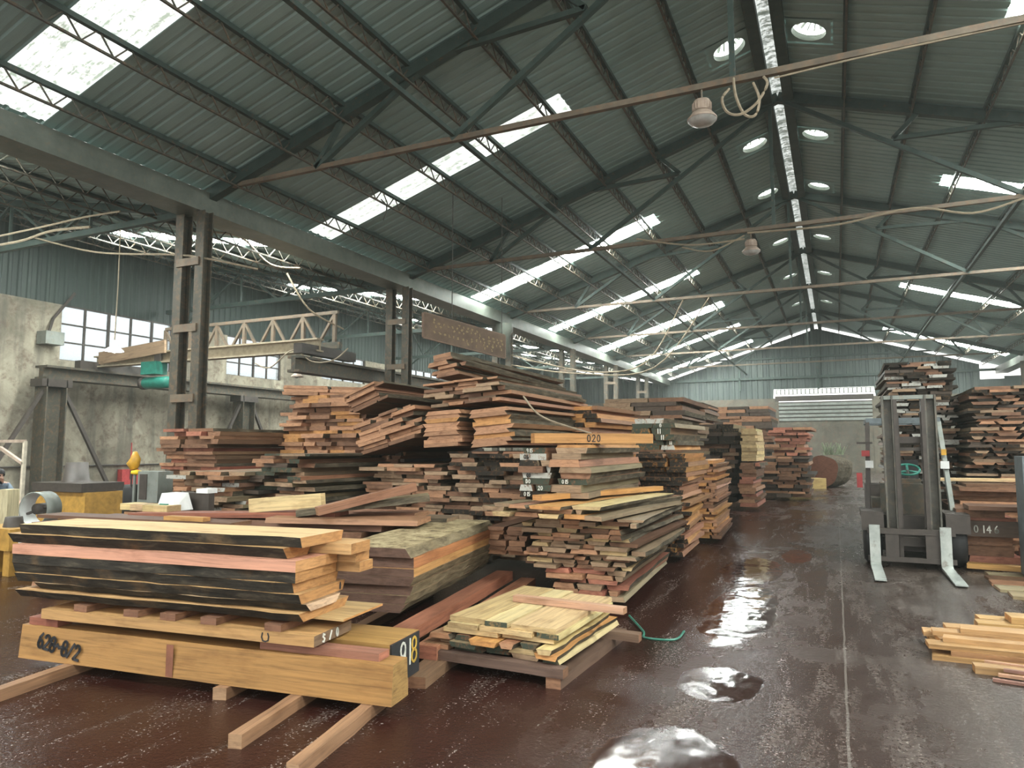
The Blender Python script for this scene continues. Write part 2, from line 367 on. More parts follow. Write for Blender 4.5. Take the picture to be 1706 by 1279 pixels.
mb = MB(); mb.box((-10.4, Y1 - .16, 5.9), (8.7, Y1 - .06, 6.05)); mb.box((-9, Y1 - .16, 7.2), (7, Y1 - .06, 7.3))
for x in (-5.6, -.86, 4): mb.box((x - .06, Y1 - .16, 5.2), (x + .06, Y1 - .06, zroof(x) - .2))
struct(mb, 'trim_3', M['green'], 'dark steel rails across the far gable wall')
# roof vents: round turbine throats in the roof
vl = ['first', 'second', 'third', 'fourth', 'fifth', 'sixth', 'seventh', 'eighth', 'ninth', 'tenth', 'eleventh', 'twelfth', 'thirteenth', 'fourteenth', 'fifteenth', 'sixteenth']
OR = vl + ['%d%s' % (i, {1: 'st', 2: 'nd', 3: 'rd'}.get(i % 10, 'th')) for i in range(17, 120)]
seen = [y for y in VY if y > 12]
for y in VY:
    if y < 12: 
        continue
    for side, x in (('left', VXL - .05), ('right', VXR + .05)):
        q = vl[seen.index(y)]
        e = empty('roof_vent', (x, y, zroof(x)), 'round white roof vent just %s of the ridge, %s from the camera' % (side, q), 'roof vent', 'round vents along the ridge')
        e.rotation_euler = (0, (-1 if side == 'left' else 1) * math.atan(SL), 0)
        p = MB(); m_ = 24; rv = .30
        vv = [(rv * math.cos(2 * math.pi * i / m_), rv * math.sin(2 * math.pi * i / m_), 0) for i in range(m_)]
        sq = [(max(-.42, min(.42, .62 * math.cos(2 * math.pi * i / m_))), max(-.42, min(.42, .62 * math.sin(2 * math.pi * i / m_))), 0) for i in range(m_)]
        p.add(vv + sq, [(i, (i + 1) % m_, m_ + (i + 1) % m_, m_ + i) for i in range(m_)]); p.build('flashing', M['roof'], e)
        MB().lathe([(rv, 0), (rv, .1), (rv + .03, .1)], 24).build('throat', M['gutter'], e, True)
        MB().lathe([(rv + .03, .1), (rv + .05, .2), (rv * .85, .34), (rv * .45, .42), (.02, .44)], 24).build('dome', M['vent'], e, True)
        fm = MB()
        for i in range(14):
            t = 2 * math.pi * i / 14; fm.bar((.06 * math.cos(t), .06 * math.sin(t), .38), (rv * .97 * math.cos(t + .5), rv * .97 * math.sin(t + .5), .18), .012, .06)
        fm.build('vane', M['gutter'], e)
# for vents nearer than the frame the openings are closed with the same dome
for y in VY:
    if y < 12:
        for x in (VXL - .05, VXR + .05): struct(MB().box((x - .37, y - .37, zroof(x) - .14), (x + .37, y + .37, zroof(x) + .16)), 'trim_%d' % (4 + VY.index(y) * 2 + (x > -1)), M['roof'])
# ---------------------------------------------------------------- dusty haze in the hall
hz = NT('dusty_haze'); hz.t.nodes.remove(hz.b); vsn = hz.n('ShaderNodeVolumeScatter', {'Color': (.86, .94, .87, 1), 'Density': HAZE, 'Anisotropy': .25}); hz.link(vsn.outputs[0], hz.out.inputs['Volume'])
struct(MB().box((XW + .01, -4.4, .01), (XW2 - .01, 47.7, 9.15)), 'haze', hz.m)
# ---------------------------------------------------------------- roof steel
TY = [2.5, 9.0, 15.6, 22.0, 28.5, 35.0, 41.5]
TZ = 6.2
for i, y in enumerate(TY):
    if i == 0: continue
    t = empty('roof_truss', (XR, y, TZ), 'green steel roof truss with rusty tie bar, %s from the camera' % vl[i - 1], 'roof truss', 'roof trusses over the hall')
    L = lambda x, z: (x - XR, 0, z - TZ)
    rr = lambda x: L(x, zroof(x) - .16)
    for s in (-1, 1):
        mx = lambda x: XR + s * (x - XR) if s < 0 else x
        fx = lambda x: x if s < 0 else 2 * XR - x
        MB().bar(rr(fx(XE + .1)), rr(XR), .16, .2).build('rafter', M['green'], t)
        for a, b in (((-5.17, TZ), (XR, 9.0)), ((-3.0, 7.72), (-5.34, zroof(-5.34) - .16)), ((-3.0, 7.72), (-3.5, zroof(-3.5) - .16)), ((-7.8, TZ), (-5.6, zroof(-5.6) - .16)), ((-7.8, TZ), (-7.2, zroof(-7.2) - .16))):
            MB().bar(L(fx(a[0]), a[1]), L(fx(b[0]), b[1]), .085, .085).build('strut', M['green'], t)
    MB().bar(L(XE, TZ), L(XE2, TZ), .075, .08).build('tie_beam', M['tie'], t)
    MB().bar(L(-1.03, TZ), L(-1.03, 8.9), .07, .06).build('king_post', M['green'], t)
LP = [-9.55, -8.33, -7.2, -5.94, -4.72, -3.5, -2.27]
def lattice(x, y0, y1, name_label, z, dep=.26, step=.22):
    e = empty('lattice_purlin', (x, y0, z), name_label, 'purlin', 'lattice purlins under the roof sheets')
    MB().bar((0, 0, 0), (0, y1 - y0, 0), .07, .07).build('top_chord', M['green'], e)
    MB().bar((0, 0, -dep), (0, y1 - y0, -dep), .035, .03).build('bottom_chord', M['rusty'], e)
    wb = MB(); yy = 0; u = 0
    while yy + step < y1 - y0:
        wb.bar((0, yy, -dep * (u % 2)), (0, yy + step, -dep * ((u + 1) % 2)), .018, .018); yy += step; u += 1
    wb.build('web', M['rusty'], e); return e
for i, x in enumerate(LP):
    lattice(x, Y0 + .3, Y1 - .3, 'long lattice purlin under the left roof slope, %s from the eave gutter' % vl[i], zroof(x) - .05)
for i, x in enumerate([.42, 1.62, 2.85, 4.2, 5.5, 6.6, 7.8]):
    e = lattice(x, Y0 + .3, Y1 - .3, 'long purlin under the right roof slope, %s from the ridge' % vl[i], zroof(x) - .05, .2, .25)
    e['group'] = 'purlins under the right slope'
for i, x in enumerate([-11.6, -12.9, -14.2, -15.6, -17.0, -18.4]):
    e = lattice(x, Y0 + .3, Y1 - .3, 'lattice purlin under the left aisle roof, %s from the gutter' % vl[i], zroof(x) - .05, .28, .24); e['group'] = 'aisle purlins'
for x, q in ((-5.12, 'left'), (2 * XR + 5.12, 'right')):
    tag(MB().bar((x, Y0, TZ + .06), (x, Y1 - .2, TZ + .06), .07, .07).build('tie_rod', M['green']), 'long steel tie rod linking the trusses on the %s side' % q, 'tie rod')
for x, q in ((-10.48, 'left'), (8.78, 'right')):
    g = MB(); g.box((x - .3, Y0, 5.74), (x + .3, Y1, 5.78)); g.box((x - .3, Y0, 5.78), (x - .27, Y1, 6.1)); g.box((x + .27, Y0, 5.78), (x + .3, Y1, 6.12))
    tag(g.build('valley_gutter', M['gutter']), 'wide pale metal gutter along the %s eave of the main roof' % q, 'gutter')
# columns
def ibeam(mb, x, y, z0, z1, w, d, t=.02):
    mb.box((x - w / 2, y - d / 2, z0), (x + w / 2, y - d / 2 + t, z1)); mb.box((x - w / 2, y + d / 2 - t, z0), (x + w / 2, y + d / 2, z1)); mb.box((x - t / 2, y - d / 2 + t, z0), (x + t / 2, y + d / 2 - t, z1))
def column(x, y, label, gap=.52, ztop=5.74):
    e = empty('steel_column', (x, y, 0), label, 'column', 'twin steel columns along the gutter')
    for s in (-1, 1):
        b = MB(); ibeam(b, s * gap / 2, 0, .03, ztop, .2, .2); b.build('post', M['rusty'], e)
    b = MB()
    for z in (1.1, 2.3, 3.55, 4.75): MB().box((-gap / 2 - .02, -.13, z), (gap / 2 + .02, -.1, z + .14)).build('batten', M['tie'], e)
    MB().box((-gap / 2 - .2, -.2, 0), (gap / 2 + .2, .2, .03)).build('base_plate', M['oily'], e)
    return e
for i, y in enumerate(TY[1:]): column(-10.45, y - .15, 'twin steel column under the left gutter, %s from the camera' % vl[i])
for i, y in enumerate(TY[3:]): column(8.75, y, 'twin steel column under the right gutter, %s visible' % vl[i])
# aisle trusses
for i, y in enumerate(TY[1:]):
    t = empty('aisle_truss', (-15, y, 6), 'green truss under the left aisle roof, %s from the camera' % vl[i], 'roof truss', 'trusses of the left aisle')
    MB().bar((4.3, 0, -.15), (-4.5, 0, -.15), .1, .12).build('tie_beam', M['green'], t)
    MB().bar((4.3, 0, -.12), (-4.5, 0, 1.42), .12, .14).build('rafter', M['green'], t)
    for a, b in ((2.6, 1.4), (1.4, 1.4), (.2, 1.4), (.2, -1.3), (-1.3, -1.3), (-2.8, -1.3), (-2.8, -3.6)):
        MB().bar((a, 0, -.15), (b, 0, -.12 + (4.3 - b) * .175), .05, .05).build('strut', M['green'], t)
    pb = MB(); pb.tube([(-4.4, .1, -1.0), (-2.4, .1, .3)], .04); pb.build('wall_brace', M['green'], t)
# ---------------------------------------------------------------- timber
TONE = {'salmon': ('salmon', (.31, .16, .09), (.40, .215, .12)), 'brown': ('brown', (.145, .08, .046), (.22, .115, .066)),
        'grey': ('grey-brown', (.22, .165, .10), (.31, .21, .13)), 'orange': ('orange', (.46, .235, .08), (.50, .25, .09)),
        'pale': ('pale', (.56, .43, .22), (.48, .35, .18)), 'dark': ('dark', (.055, .043, .034), (.09, .065, .048)), 'red': ('reddish', (.28, .10, .065), (.38, .155, .10))}
def plank(mb, Mx, L, W, T, rnd, tone, wane=0, bark=(0, 0), endm=1, seg=4, wob=.004, tint=None, etint=None):
    """one plank along local +x, centred in y, bottom at z=0; wane > 0 narrows the top edge, < 0 the bottom edge"""
    tn = TONE[tone]; k = rnd.uniform(.8, 1.2); tt = tint or tuple(min(.9, c * k * rnd.uniform(.94, 1.06)) for c in tn[1]); ee = etint or tuple(min(.9, c * k) for c in tn[2])
    v = []; ou, ov = rnd.uniform(0, 50), rnd.uniform(0, 50); uvp = []
    wt, wb = max(0, wane), max(0, -wane); e0, e1 = rnd.uniform(-.012, .012), rnd.uniform(-.012, .012)
    for i in range(seg + 1):
        x = L * i / seg; j = [rnd.uniform(-wob, wob) * (4 if bark[q] else 1) for q in (0, 1)]
        if i in (0, seg): xs = (x + e0, x + e1)
        else: xs = (x, x)
        y0, y1 = -W / 2 + j[0], W / 2 + j[1]
        v += [(xs[0], y0 + wb, 0), (xs[1], y1 - wb, 0), (xs[1], y1 - wt, T), (xs[0], y0 + wt, T)]
    f = []; ms = []; uvs = []
    per = [0, W, W + T, 2 * W + T, 2 * W + 2 * T]
    for i in range(seg):
        a, b = i * 4, i * 4 + 4; xa, xb = ou + L * i / seg, ou + L * (i + 1) / seg
        for q in range(4):
            r = (q + 1) % 4
            f.append((a + q, b + q, b + r, a + r)[::-1]); ms.append(2 if (q == 3 and bark[0]) or (q == 1 and bark[1]) else 0)
            uvs.append([(xa, ov + per[q]), (xb, ov + per[q]), (xb, ov + per[q + 1]), (xa, ov + per[q + 1])][::-1])
    n = seg * 4; eu = [(ou, ov), (ou + W, ov), (ou + W, ov + T), (ou, ov + T)]
    f.append((0, 1, 2, 3)[::-1]); ms.append(endm); uvs.append(eu[::-1])
    f.append((n, n + 1, n + 2, n + 3)); ms.append(1); uvs.append(eu)
    mb.add(v, f, ms, uvs, tt, ee, Mx)
T3 = Matrix.Translation
def RZ(a): return Matrix.Rotation(R(a), 4, 'Z')
def RX(a): return Matrix.Rotation(R(a), 4, 'X')
def RY(a): return Matrix.Rotation(R(a), 4, 'Y')
ORD = OR
SPECS = []      # every plank of every stack
cr, sr, cp_, sp_ = math.cos(YAW), math.sin(YAW), math.cos(PITCH), math.sin(PITCH)
def px(p):
    x, y, z = p[0], p[1], p[2] - 1.5
    f_ = Vector((-sr * cp_, cr * cp_, sp_)); r_ = Vector((cr, sr, 0)); u_ = r_.cross(f_); q = Vector((x, y, z)); d = max(.3, q.dot(f_))
    return (853 + FPX * q.dot(r_) / d, 639.5 - FPX * q.dot(u_) / d)
def parea(ps):
    P = [px(p) for p in ps]; return abs(sum(P[i][0] * P[i - 1][1] - P[i - 1][0] * P[i][1] for i in range(len(P)))) / 2
NST = 0
def stack(desc, X, Y, z0, z1, W, L, rot=0, th=(.035, .055), pw=(.12, .3), pal=('salmon', 'brown'), over=.05, bark=.3, endm=1, tilt=(0, 0), lj=.12, zv=None, lyaw=1.2, wane=.016, gap=.012, seg=4, vis=1.0):
    """planks laid lengthways away from the front-left corner (X, Y); layers counted from the top for the labels"""
    global NST
    NST += 1; rnd = random.Random(NST * 77 + 5); layers = []; z = 0
    B = T3((X, Y, z0)) @ RZ(rot) @ RX(tilt[0]) @ RY(tilt[1])
    while z < z1 - z0 - th[0] * .5:
        t = min(rnd.uniform(*th), max(th[0] * .6, z1 - z0 - z)); row = []; x = rnd.uniform(-over, over); xe = W + rnd.uniform(-over, over); ly = rnd.uniform(-lyaw, lyaw)
        while x < xe - pw[0] * .4:
            wd = min(rnd.uniform(*pw), xe - x)
            if wd < .05: break
            row.append((x, wd, rnd.uniform(-over, over), L * (1 - rnd.random() * lj))); x += wd + gap * rnd.uniform(.4, 2.5)
        layers.append((z, t, row, ly)); z += t + .0015
    nl = len(layers)
    for li, (z, t, row, ly) in enumerate(layers):
        for pi, (x, wd, y0, ln) in enumerate(row):
            Mx = B @ T3((W / 2, L / 2, z)) @ RZ(ly) @ T3((x + wd / 2 - W / 2, y0 - L / 2, 0)) @ RZ(90)
            tone = rnd.choice(pal); wn = wane * rnd.choice((-1, -1, 1, .0)) if wane else 0; wn = max(-wd * .25, min(wd * .25, wn))
            edge = pi == len(row) - 1; top = li == nl - 1
            bk = (1 if rnd.random() < bark else 0, 1 if rnd.random() < bark else 0)
            pts = [Mx @ Vector(q) for q in ((0, -wd / 2, 0), (0, wd / 2, 0), (0, wd / 2, t), (0, -wd / 2, t))]
            sc_ = parea(pts)
            if edge: sc_ += parea([Mx @ Vector(q) for q in ((0, -wd / 2, 0), (ln, -wd / 2, 0), (ln, -wd / 2, t), (0, -wd / 2, t))])
            if top: sc_ += parea([Mx @ Vector(q) for q in ((0, -wd / 2, t), (ln, -wd / 2, t), (ln, wd / 2, t), (0, wd / 2, t))])
            cen = px(pts[0])
            if zv is not None and z + z0 < zv: sc_ *= .01
            if cen[0] > 1720 or cen[0] < -60: sc_ *= .05
            lab = '%s plank, %s layer down, %s from left, %s' % (TONE[tone][0], ORD[nl - 1 - li], ORD[pi], desc)
            SPECS.append((sc_ * vis, Mx, ln, wd, t, NST * 1000 + li * 20 + pi, tone, wn, bk, rnd.choice(endm) if isinstance(endm, tuple) else endm, seg, lab, 'planks ' + desc))
# --- middle group: the stacks whose ends face the camera
stack('in low front stack by the aisle', -2.5, 6.3, .10, .37, .72, 2.5, 2, pal=('salmon', 'red', 'grey'), pw=(.2, .36), th=(.04, .06), bark=.4, over=.07)
stack('in bark-edged front stack by the aisle', -2.72, 6.32, .375, .84, 1.0, 2.4, 0, th=(.025, .042), pal=('grey', 'brown', 'grey', 'pale', 'salmon'), bark=.75, over=.10, lyaw=2.5)
stack('in small stack overhanging dark gap', -3.3, 6.5, .42, .70, .46, 2.2, 3, pal=('brown', 'salmon'), bark=.2)
stack('in loose top of the front stack', -3.15, 6.15, .86, .99, 1.25, 2.4, -9, th=(.03, .045), pw=(.18, .34), pal=('salmon', 'orange', 'grey', 'pale'), bark=.35, over=.12, lyaw=4)
stack('in left column of numbered stack', -2.95, 6.6, 1.0, 1.5, .34, 2.3, 0, th=(.05, .07), pw=(.14, .34), pal=('brown', 'grey', 'salmon'), bark=.3, endm=(1, 4, 1, 5, 3), over=.03, lyaw=.5)
stack('in right column of numbered stack', -2.56, 6.6, 1.0, 1.53, .36, 2.5, 2, th=(.05, .075), pw=(.3, .36), pal=('grey', 'orange', 'salmon', 'brown'), bark=.4, endm=(1, 1, 1, 4), over=.05, lyaw=1.5)
stack('in tall orange-sided stack by the aisle', -2.42, 9.3, .08, 1.42, .62, 1.9, 2, th=(.045, .07), pw=(.28, .6), pal=('orange', 'orange', 'salmon'), bark=0, endm=3, over=.06, lj=.25, lyaw=2)
stack('in green-ended stack atop the orange one', -2.55, 9.6, 1.47, 1.9, .56, 1.8, -3, th=(.05, .09), pw=(.2, .5), pal=('orange', 'grey', 'salmon'), bark=.3, endm=(4, 4, 5), over=.05)
stack('behind the tall orange-sided stack', -2.35, 11.4, .08, 1.3, .62, 2.2, 2, pal=('orange', 'salmon', 'brown'), zv=.4, bark=0, seg=2)
stack('in salmon stack behind numbered beams', -3.75, 10.0, .08, 2.12, .55, 2.2, -3, th=(.05, .08), pw=(.25, .5), pal=('salmon', 'orange', 'salmon'), bark=0, endm=(3, 1), zv=1.55)
# --- the high central pile
stack('in base of the high central pile', -4.6, 8.0, .10, 1.45, 1.25, 2.4, 0, pw=(.2, .45), th=(.045, .06), pal=('brown', 'salmon', 'grey'), bark=.4, endm=(1, 1, 3), over=.12, zv=.75)
stack('in left bundle of the high pile', -4.9, 7.9, 1.5, 1.98, .58, 2.6, -2, th=(.045, .055), pw=(.5, .58), pal=('salmon', 'salmon', 'orange'), bark=.6, wane=-.045, over=.03, lyaw=.8, tilt=(0, -3))
stack('in right bundle of the high pile', -4.2, 7.9, 1.5, 2.0, .62, 2.6, -3, th=(.045, .055), pw=(.5, .62), pal=('salmon', 'salmon', 'orange'), bark=.6, wane=-.045, over=.03, lyaw=.8, tilt=(0, -4))
stack('in upper layers of the high pile', -4.95, 8.15, 2.04, 2.36, 1.1, 2.6, -5, th=(.04, .055), pw=(.25, .5), pal=('salmon', 'brown', 'grey'), bark=.55, over=.12, tilt=(-1, -3), lyaw=3)
stack('in topmost bundle of the high pile', -4.85, 8.0, 2.42, 2.74, .45, 3.6, -4, th=(.045, .06), pw=(.3, .42), pal=('salmon', 'salmon', 'brown'), bark=.8, wane=-.03, tilt=(-1.5, -7), over=.04, lyaw=2)
# --- tilted planks left of the high pile
stack('in base of tilted pile left of centre', -5.85, 8.0, .10, 1.28, 1.2, 2.5, 0, pw=(.25, .5), pal=('salmon', 'brown', 'grey'), bark=.35, over=.12, zv=.75)
stack('in lower tilted bundle left of centre', -5.98, 7.95, 1.40, 1.86, 1.05, 2.6, -4, th=(.045, .06), pw=(.3, .55), pal=('salmon', 'salmon', 'brown'), bark=.4, tilt=(0, -14), over=.08)
stack('in upper tilted bundle left of centre', -6.5, 8.4, 2.0, 2.3, .74, 2.9, -8, th=(.035, .05), pw=(.45, .72), pal=('salmon', 'brown'), bark=.4, tilt=(-1, -17), over=.06)
stack('in support of upper tilted bundle', -6.45, 8.7, .1, 1.95, .7, 2.4, -3, pal=('brown', 'dark'), zv=1.3, bark=.2, seg=2, vis=.3)
# --- long stack left of it
stack('in tall stack by left column', -8.45, 9.2, .10, 2.36, 1.65, 2.8, -4, th=(.05, .075), pw=(.25, .6), pal=('salmon', 'brown', 'brown', 'orange', 'salmon'), bark=.2, over=.13, zv=1.0)
stack('on roof-like top of left stack', -8.35, 9.0, 2.38, 2.54, 1.5, 2.6, 16, th=(.05, .06), pw=(.6, .9), pal=('salmon',), bark=.2, over=.05, tilt=(0, 2))
stack('in dark long stack left of centre', -7.15, 7.2, .10, 1.42, .95, 3.0, -4, th=(.035, .06), pw=(.2, .5), pal=('brown', 'dark', 'grey', 'salmon'), bark=.3, endm=(1, 1, 4), over=.16, zv=.7, lyaw=2.5)
stack('in red-topped stack at far left', -9.95, 8.0, .10, 1.82, 1.35, 2.6, -3, th=(.045, .075), pw=(.3, .7), pal=('brown', 'brown', 'red', 'brown', 'salmon'), bark=.05, over=.12, zv=.85)
stack('in low stack below red-topped one', -8.2, 6.9, .10, 1.18, 1.1, 2.4, -4, th=(.04, .07), pw=(.2, .5), pal=('brown', 'grey', 'salmon'), bark=.2, endm=(1, 1, 5), over=.15, zv=.75, lyaw=3)
# --- loose wide slabs lying behind the foreground pile
stack('in low base behind foreground pile', -5.9, 5.2, .08, .70, 2.0, 1.7, 8, th=(.06, .08), pw=(.4, .8), pal=('brown', 'salmon'), bark=.3, zv=.6, over=.05, vis=.5)
stack('in low base at left of foreground pile', -7.6, 4.6, .08, .74, 2.0, 1.1, 6, th=(.06, .08), pw=(.4, .8), pal=('brown', 'salmon'), bark=.2, zv=.6, over=.05, vis=.4)
# --- far left-of-aisle stacks
stack('in dark wide stack beyond green ends', -4.35, 14.0, .1, 2.5, 1.6, 3.2, 0, th=(.06, .1), pw=(.5, 1.0), pal=('brown', 'dark', 'grey'), bark=.2, zv=1.6, seg=2)
stack('in far dark stack with yellow side', -3.2, 18.0, .1, 2.1, 1.0, 2.6, 0, th=(.07, .11), pw=(.3, .8), pal=('dark', 'brown', 'dark', 'grey'), bark=.2, endm=(1, 3), over=.1, seg=2, zv=.3)
stack('in far stack behind the dark one', -5.4, 19.0, .1, 2.7, 2.2, 3, 0, th=(.06, .1), pw=(.5, 1.0), pal=('brown', 'dark', 'salmon'), bark=.2, zv=1.6, seg=2)
stack('in far stack with red planks', -2.0, 21.5, .1, 1.25, 1.3, 3.0, 0, th=(.06, .1), pw=(.3, .7), pal=('brown', 'salmon', 'dark'), bark=.3, over=.15, seg=2)
stack('in red top of the far stack', -1.75, 21.6, 1.27, 2.1, 1.05, 3.0, 0, th=(.06, .09), pw=(.3, .6), pal=('red', 'red', 'salmon'), bark=.1, over=.15, seg=2)
stack('in farthest stack by block wall', -4.6, 26, .1, 3.0, 2.6, 3, 0, th=(.09, .14), pw=(.6, 1.2), pal=('brown', 'salmon', 'dark'), bark=.1, zv=2.0, seg=2)
stack('in pale yellow bundle at far stack corner', -2.08, 17.7, 1.18, 1.96, .36, 2.0, 0, th=(.07, .09), pw=(.34, .36), pal=('pale',), bark=0, over=.02, seg=2, wane=0)
stack('under pale yellow bundle far away', -2.1, 17.6, .1, 1.17, .42, 2.0, 0, th=(.06, .1), pw=(.3, .42), pal=('brown', 'salmon', 'red'), bark=.2, over=.06, seg=2)
# --- right-hand stacks
stack('in tallest stack behind the forklift', .82, 13.6, .10, 2.95, 1.0, 2.6, 0, th=(.035, .055), pw=(.15, .4), pal=('dark', 'grey', 'brown', 'dark'), bark=.4, endm=(1, 3, 3, 1, 3, 5), over=.07, seg=2, zv=.6)
stack('in wide stack at right edge', 1.86, 12.6, .10, 2.42, 1.25, 2.6, 0, th=(.035, .05), pw=(.15, .45), pal=('brown', 'salmon', 'grey', 'dark'), bark=.4, endm=(1, 1, 3), over=.09, seg=2, zv=.6, wane=.035)
stack('in chalk-numbered low stack by forklift', 1.42, 10.6, .06, .72, .62, 2.0, 0, th=(.08, .14), pw=(.5, .62), pal=('brown', 'brown', 'red'), bark=.1, over=.05)
stack('in low stack behind chalk digits', 1.5, 11.6, .06, 1.0, 1.0, .9, 0, th=(.05, .09), pw=(.4, .9), pal=('salmon', 'brown', 'dark'), bark=.1, over=.15, seg=2)
# --- pale bundle on dark bearers in front
stack('in lower half of pale bundle on floor', -2.60, 4.30, .13, .235, .98, 1.22, -2, th=(.028, .036), pw=(.11, .24), pal=('orange', 'pale', 'grey', 'salmon'), bark=.15, endm=(1, 1, 4), over=.05, lyaw=1)
stack('in upper half of pale bundle on floor', -2.50, 4.34, .237, .335, .84, 1.2, -2, th=(.03, .036), pw=(.16, .42), pal=('pale',), bark=0, endm=(1, 1, 1, 4), over=.025, lyaw=.4, wane=0)
# --- thick weathered slabs right of the foreground pile
SPECS.sort(key=lambda s: -s[0])
NIND = 300
PL = {}; PD = {}
rest = MB()
for i, (s_, Mx, ln, wd, t, seed, tone, wn, bk, em, seg, lab, grp) in enumerate(SPECS):
    rnd = random.Random(seed)
    if i < NIND:
        mb = MB(); plank(mb, Matrix.Identity(4), ln, wd, t, rnd, tone, wn, bk, em, seg + 2)
        o = mb.build('plank', WM, M=Mx); tag(o, lab, 'plank', grp); PL[lab] = o; PD[lab] = (wd, t, em)
    else: plank(rest, Mx, ln, wd, t, rnd, tone, wn, bk, em, seg)
tag(rest.build('stacked_planks', WM), 'remaining smaller and deeper planks of all the timber stacks in the hall', 'planks', None, 'stuff')
def at(x, y, Y):
    """world point at depth Y seen at pixel (x, y) of the photograph"""
    f_ = Vector((-sr * cp_, cr * cp_, sp_)); r_ = Vector((cr, sr, 0)); u_ = r_.cross(f_)
    d = f_ + r_ * ((x - 853) / FPX) - u_ * ((y - 639.5) / FPX)
    return Vector((0, 0, 1.5)) + d * (Y / d.y)
def board(name, Mx, L, W, T, tone, label, cat, group=None, wane=0, bark=(0, 0), endm=1, seg=8, seed=1, tint=None, etint=None, wob=.004):
    mb = MB(); plank(mb, Matrix.Identity(4), L, W, T, random.Random(seed), tone, wane, bark, endm, seg, wob, tint, etint)
    return tag(mb.build(name, WM, M=Mx), label, cat, group)
# stroke lettering: polylines in a unit box (width .6, height 1)
GL = {'0': [[(.1, .1), (.05, .6), (.25, 1), (.5, .8), (.5, .3), (.3, 0), (.1, .1)]], '1': [[(.3, 0), (.3, 1)]], '2': [[(.05, .8), (.3, 1), (.5, .75), (.05, 0), (.55, .05)]],
      '4': [[(.4, 0), (.4, 1), (.05, .35), (.55, .35)]], '5': [[(.5, 1), (.12, 1), (.1, .55), (.4, .6), (.5, .3), (.3, 0), (.05, .1)]], '6': [[(.45, 1), (.1, .5), (.1, .1), (.4, 0), (.5, .3), (.3, .5), (.1, .35)]],
      '8': [[(.3, .5), (.1, .75), (.3, 1), (.5, .75), (.1, .25), (.3, 0), (.5, .25), (.3, .5)]], '9': [[(.5, .7), (.3, .5), (.1, .7), (.3, 1), (.5, .8), (.45, 0)]],
      '~': [[(.0, .45), (.15, .6), (.35, .4), (.55, .55)]], 'S': [[(.5, .85), (.2, 1), (.1, .7), (.5, .35), (.3, 0), (.05, .1)]], '/': [[(.05, 0), (.5, 1)]], 'U': [[(.1, 1), (.0, .5), (.2, .05), (.6, 0), (.95, .15), (1.05, .6), (.9, 1)]], 'D': [[(.1, 0), (.1, 1), (.4, .9), (.5, .5), (.4, .1), (.1, 0)]]}
def arc(cx, cy, rx, ry, a0=0, a1=360, n=12): return [(cx + rx * math.cos(R(a0 + (a1 - a0) * i / n)), cy + ry * math.sin(R(a0 + (a1 - a0) * i / n))) for i in range(n + 1)]
GL['0'] = [arc(.28, .5, .22, .48)]; GL['8'] = [arc(.28, .74, .19, .25), arc(.28, .25, .22, .25)]; GL['9'] = [arc(.28, .72, .2, .27), [(.48, .72), (.46, .35), (.36, 0)]]
GL['6'] = [arc(.28, .27, .2, .26), [(.08, .3), (.15, .7), (.36, 1)]]; GL['2'] = [arc(.28, .74, .2, .25, 170, -30, 8) + [(.06, .02), (.52, .02)]]
def write(text, origin, ux, uz, h, mat, parent, name='painted_mark', wdt=.012, adv=.75):
    """strokes standing 2 mm proud of the parent's face, in the parent's own space"""
    ux, uz = Vector(ux).normalized(), Vector(uz).normalized(); o = Vector(origin); mb = MB(); x = 0; nn = ux.cross(uz)
    for ch in text:
        for pl in GL.get(ch, []):
            P = [o + ux * ((x + a) * h) + uz * (b * h) for a, b in pl]
            for p, q in zip(P, P[1:]): mb.bar(p - (q - p).normalized() * wdt * .35, q + (q - p).normalized() * wdt * .35, wdt, .004, up=nn)
        x += adv if ch != '1' else adv * .65
    return mb.build(name, mat, parent)
# ---------------------------------------------------------------- foreground pile of wide slabs on beams
A = T3((-2.29, 3.36, 0)) @ RZ(6)
def slab(x0, x1, y0, y1, z0, z1, tone, label, name='timber_slab', cat='slab', group='slabs of the foreground pile', ry=0, **k):
    o = board(name, A @ T3((x0, (y0 + y1) / 2, z0)) @ RZ(ry), x1 - x0, y1 - y0, z1 - z0, tone, label, cat, group, seed=int((x0 * 7 + z0 * 991) * 10), **k)
    o.data.materials[2] = M['darkbark']; return o
bm = slab(-2.86, 0, 0, .205, .072, .29, 'orange', 'big squared orange-tan beam with black handwriting at the front of the pile', 'timber_beam', 'beam', None, wane=.018, tint=(.33, .178, .06), etint=(.35, .21, .075), seg=12)
write('628~8/2', (.17, -.1045, .09), (1, 0, -.16), (.25, 0, 1), .095, M['blackink'], bm, wdt=.017, adv=.58)
mb = MB(); mb.box((1.28, -.1045, .004), (1.335, -.1035, .20)); tag(mb.build('dark_stain', plain('reddish_brown_stain', (.20, .075, .04), .7), bm), 'reddish stripe across the beam face')
b2 = slab(-2.4, -.15, .25, .62, .072, .33, 'orange', 'squared beam with black end painted white and yellow 918', 'timber_beam', 'beam', None, endm=1, tint=(.38, .22, .07), seg=8)
mb = MB(); mb.box((2.236, -.183, .004), (2.268, .183, .254)); e_ = mb.build('painted_end', M['blackink'], b2)
for ch, yy, mt in (('9', -.09, 'chalk'), ('1', .0, 'chalk'), ('8', .06, 'gold')): write(ch, (2.272, yy, .085), (0, 1, 0), (0, 0, 1), .15, M[mt], e_, 'number', .014)
slab(-.91, -.1, .05, .16, .291, .334, 'red', 'reddish square stick lying on the big front beam', 'spacer_stick', 'stick', None, tint=(.26, .12, .08))
slab(-2.82, -2.55, .03, .15, .291, .34, 'red', 'short reddish block on the left end of the big beam', 'spacer_block', 'block', 'spacer blocks in the foreground pile')
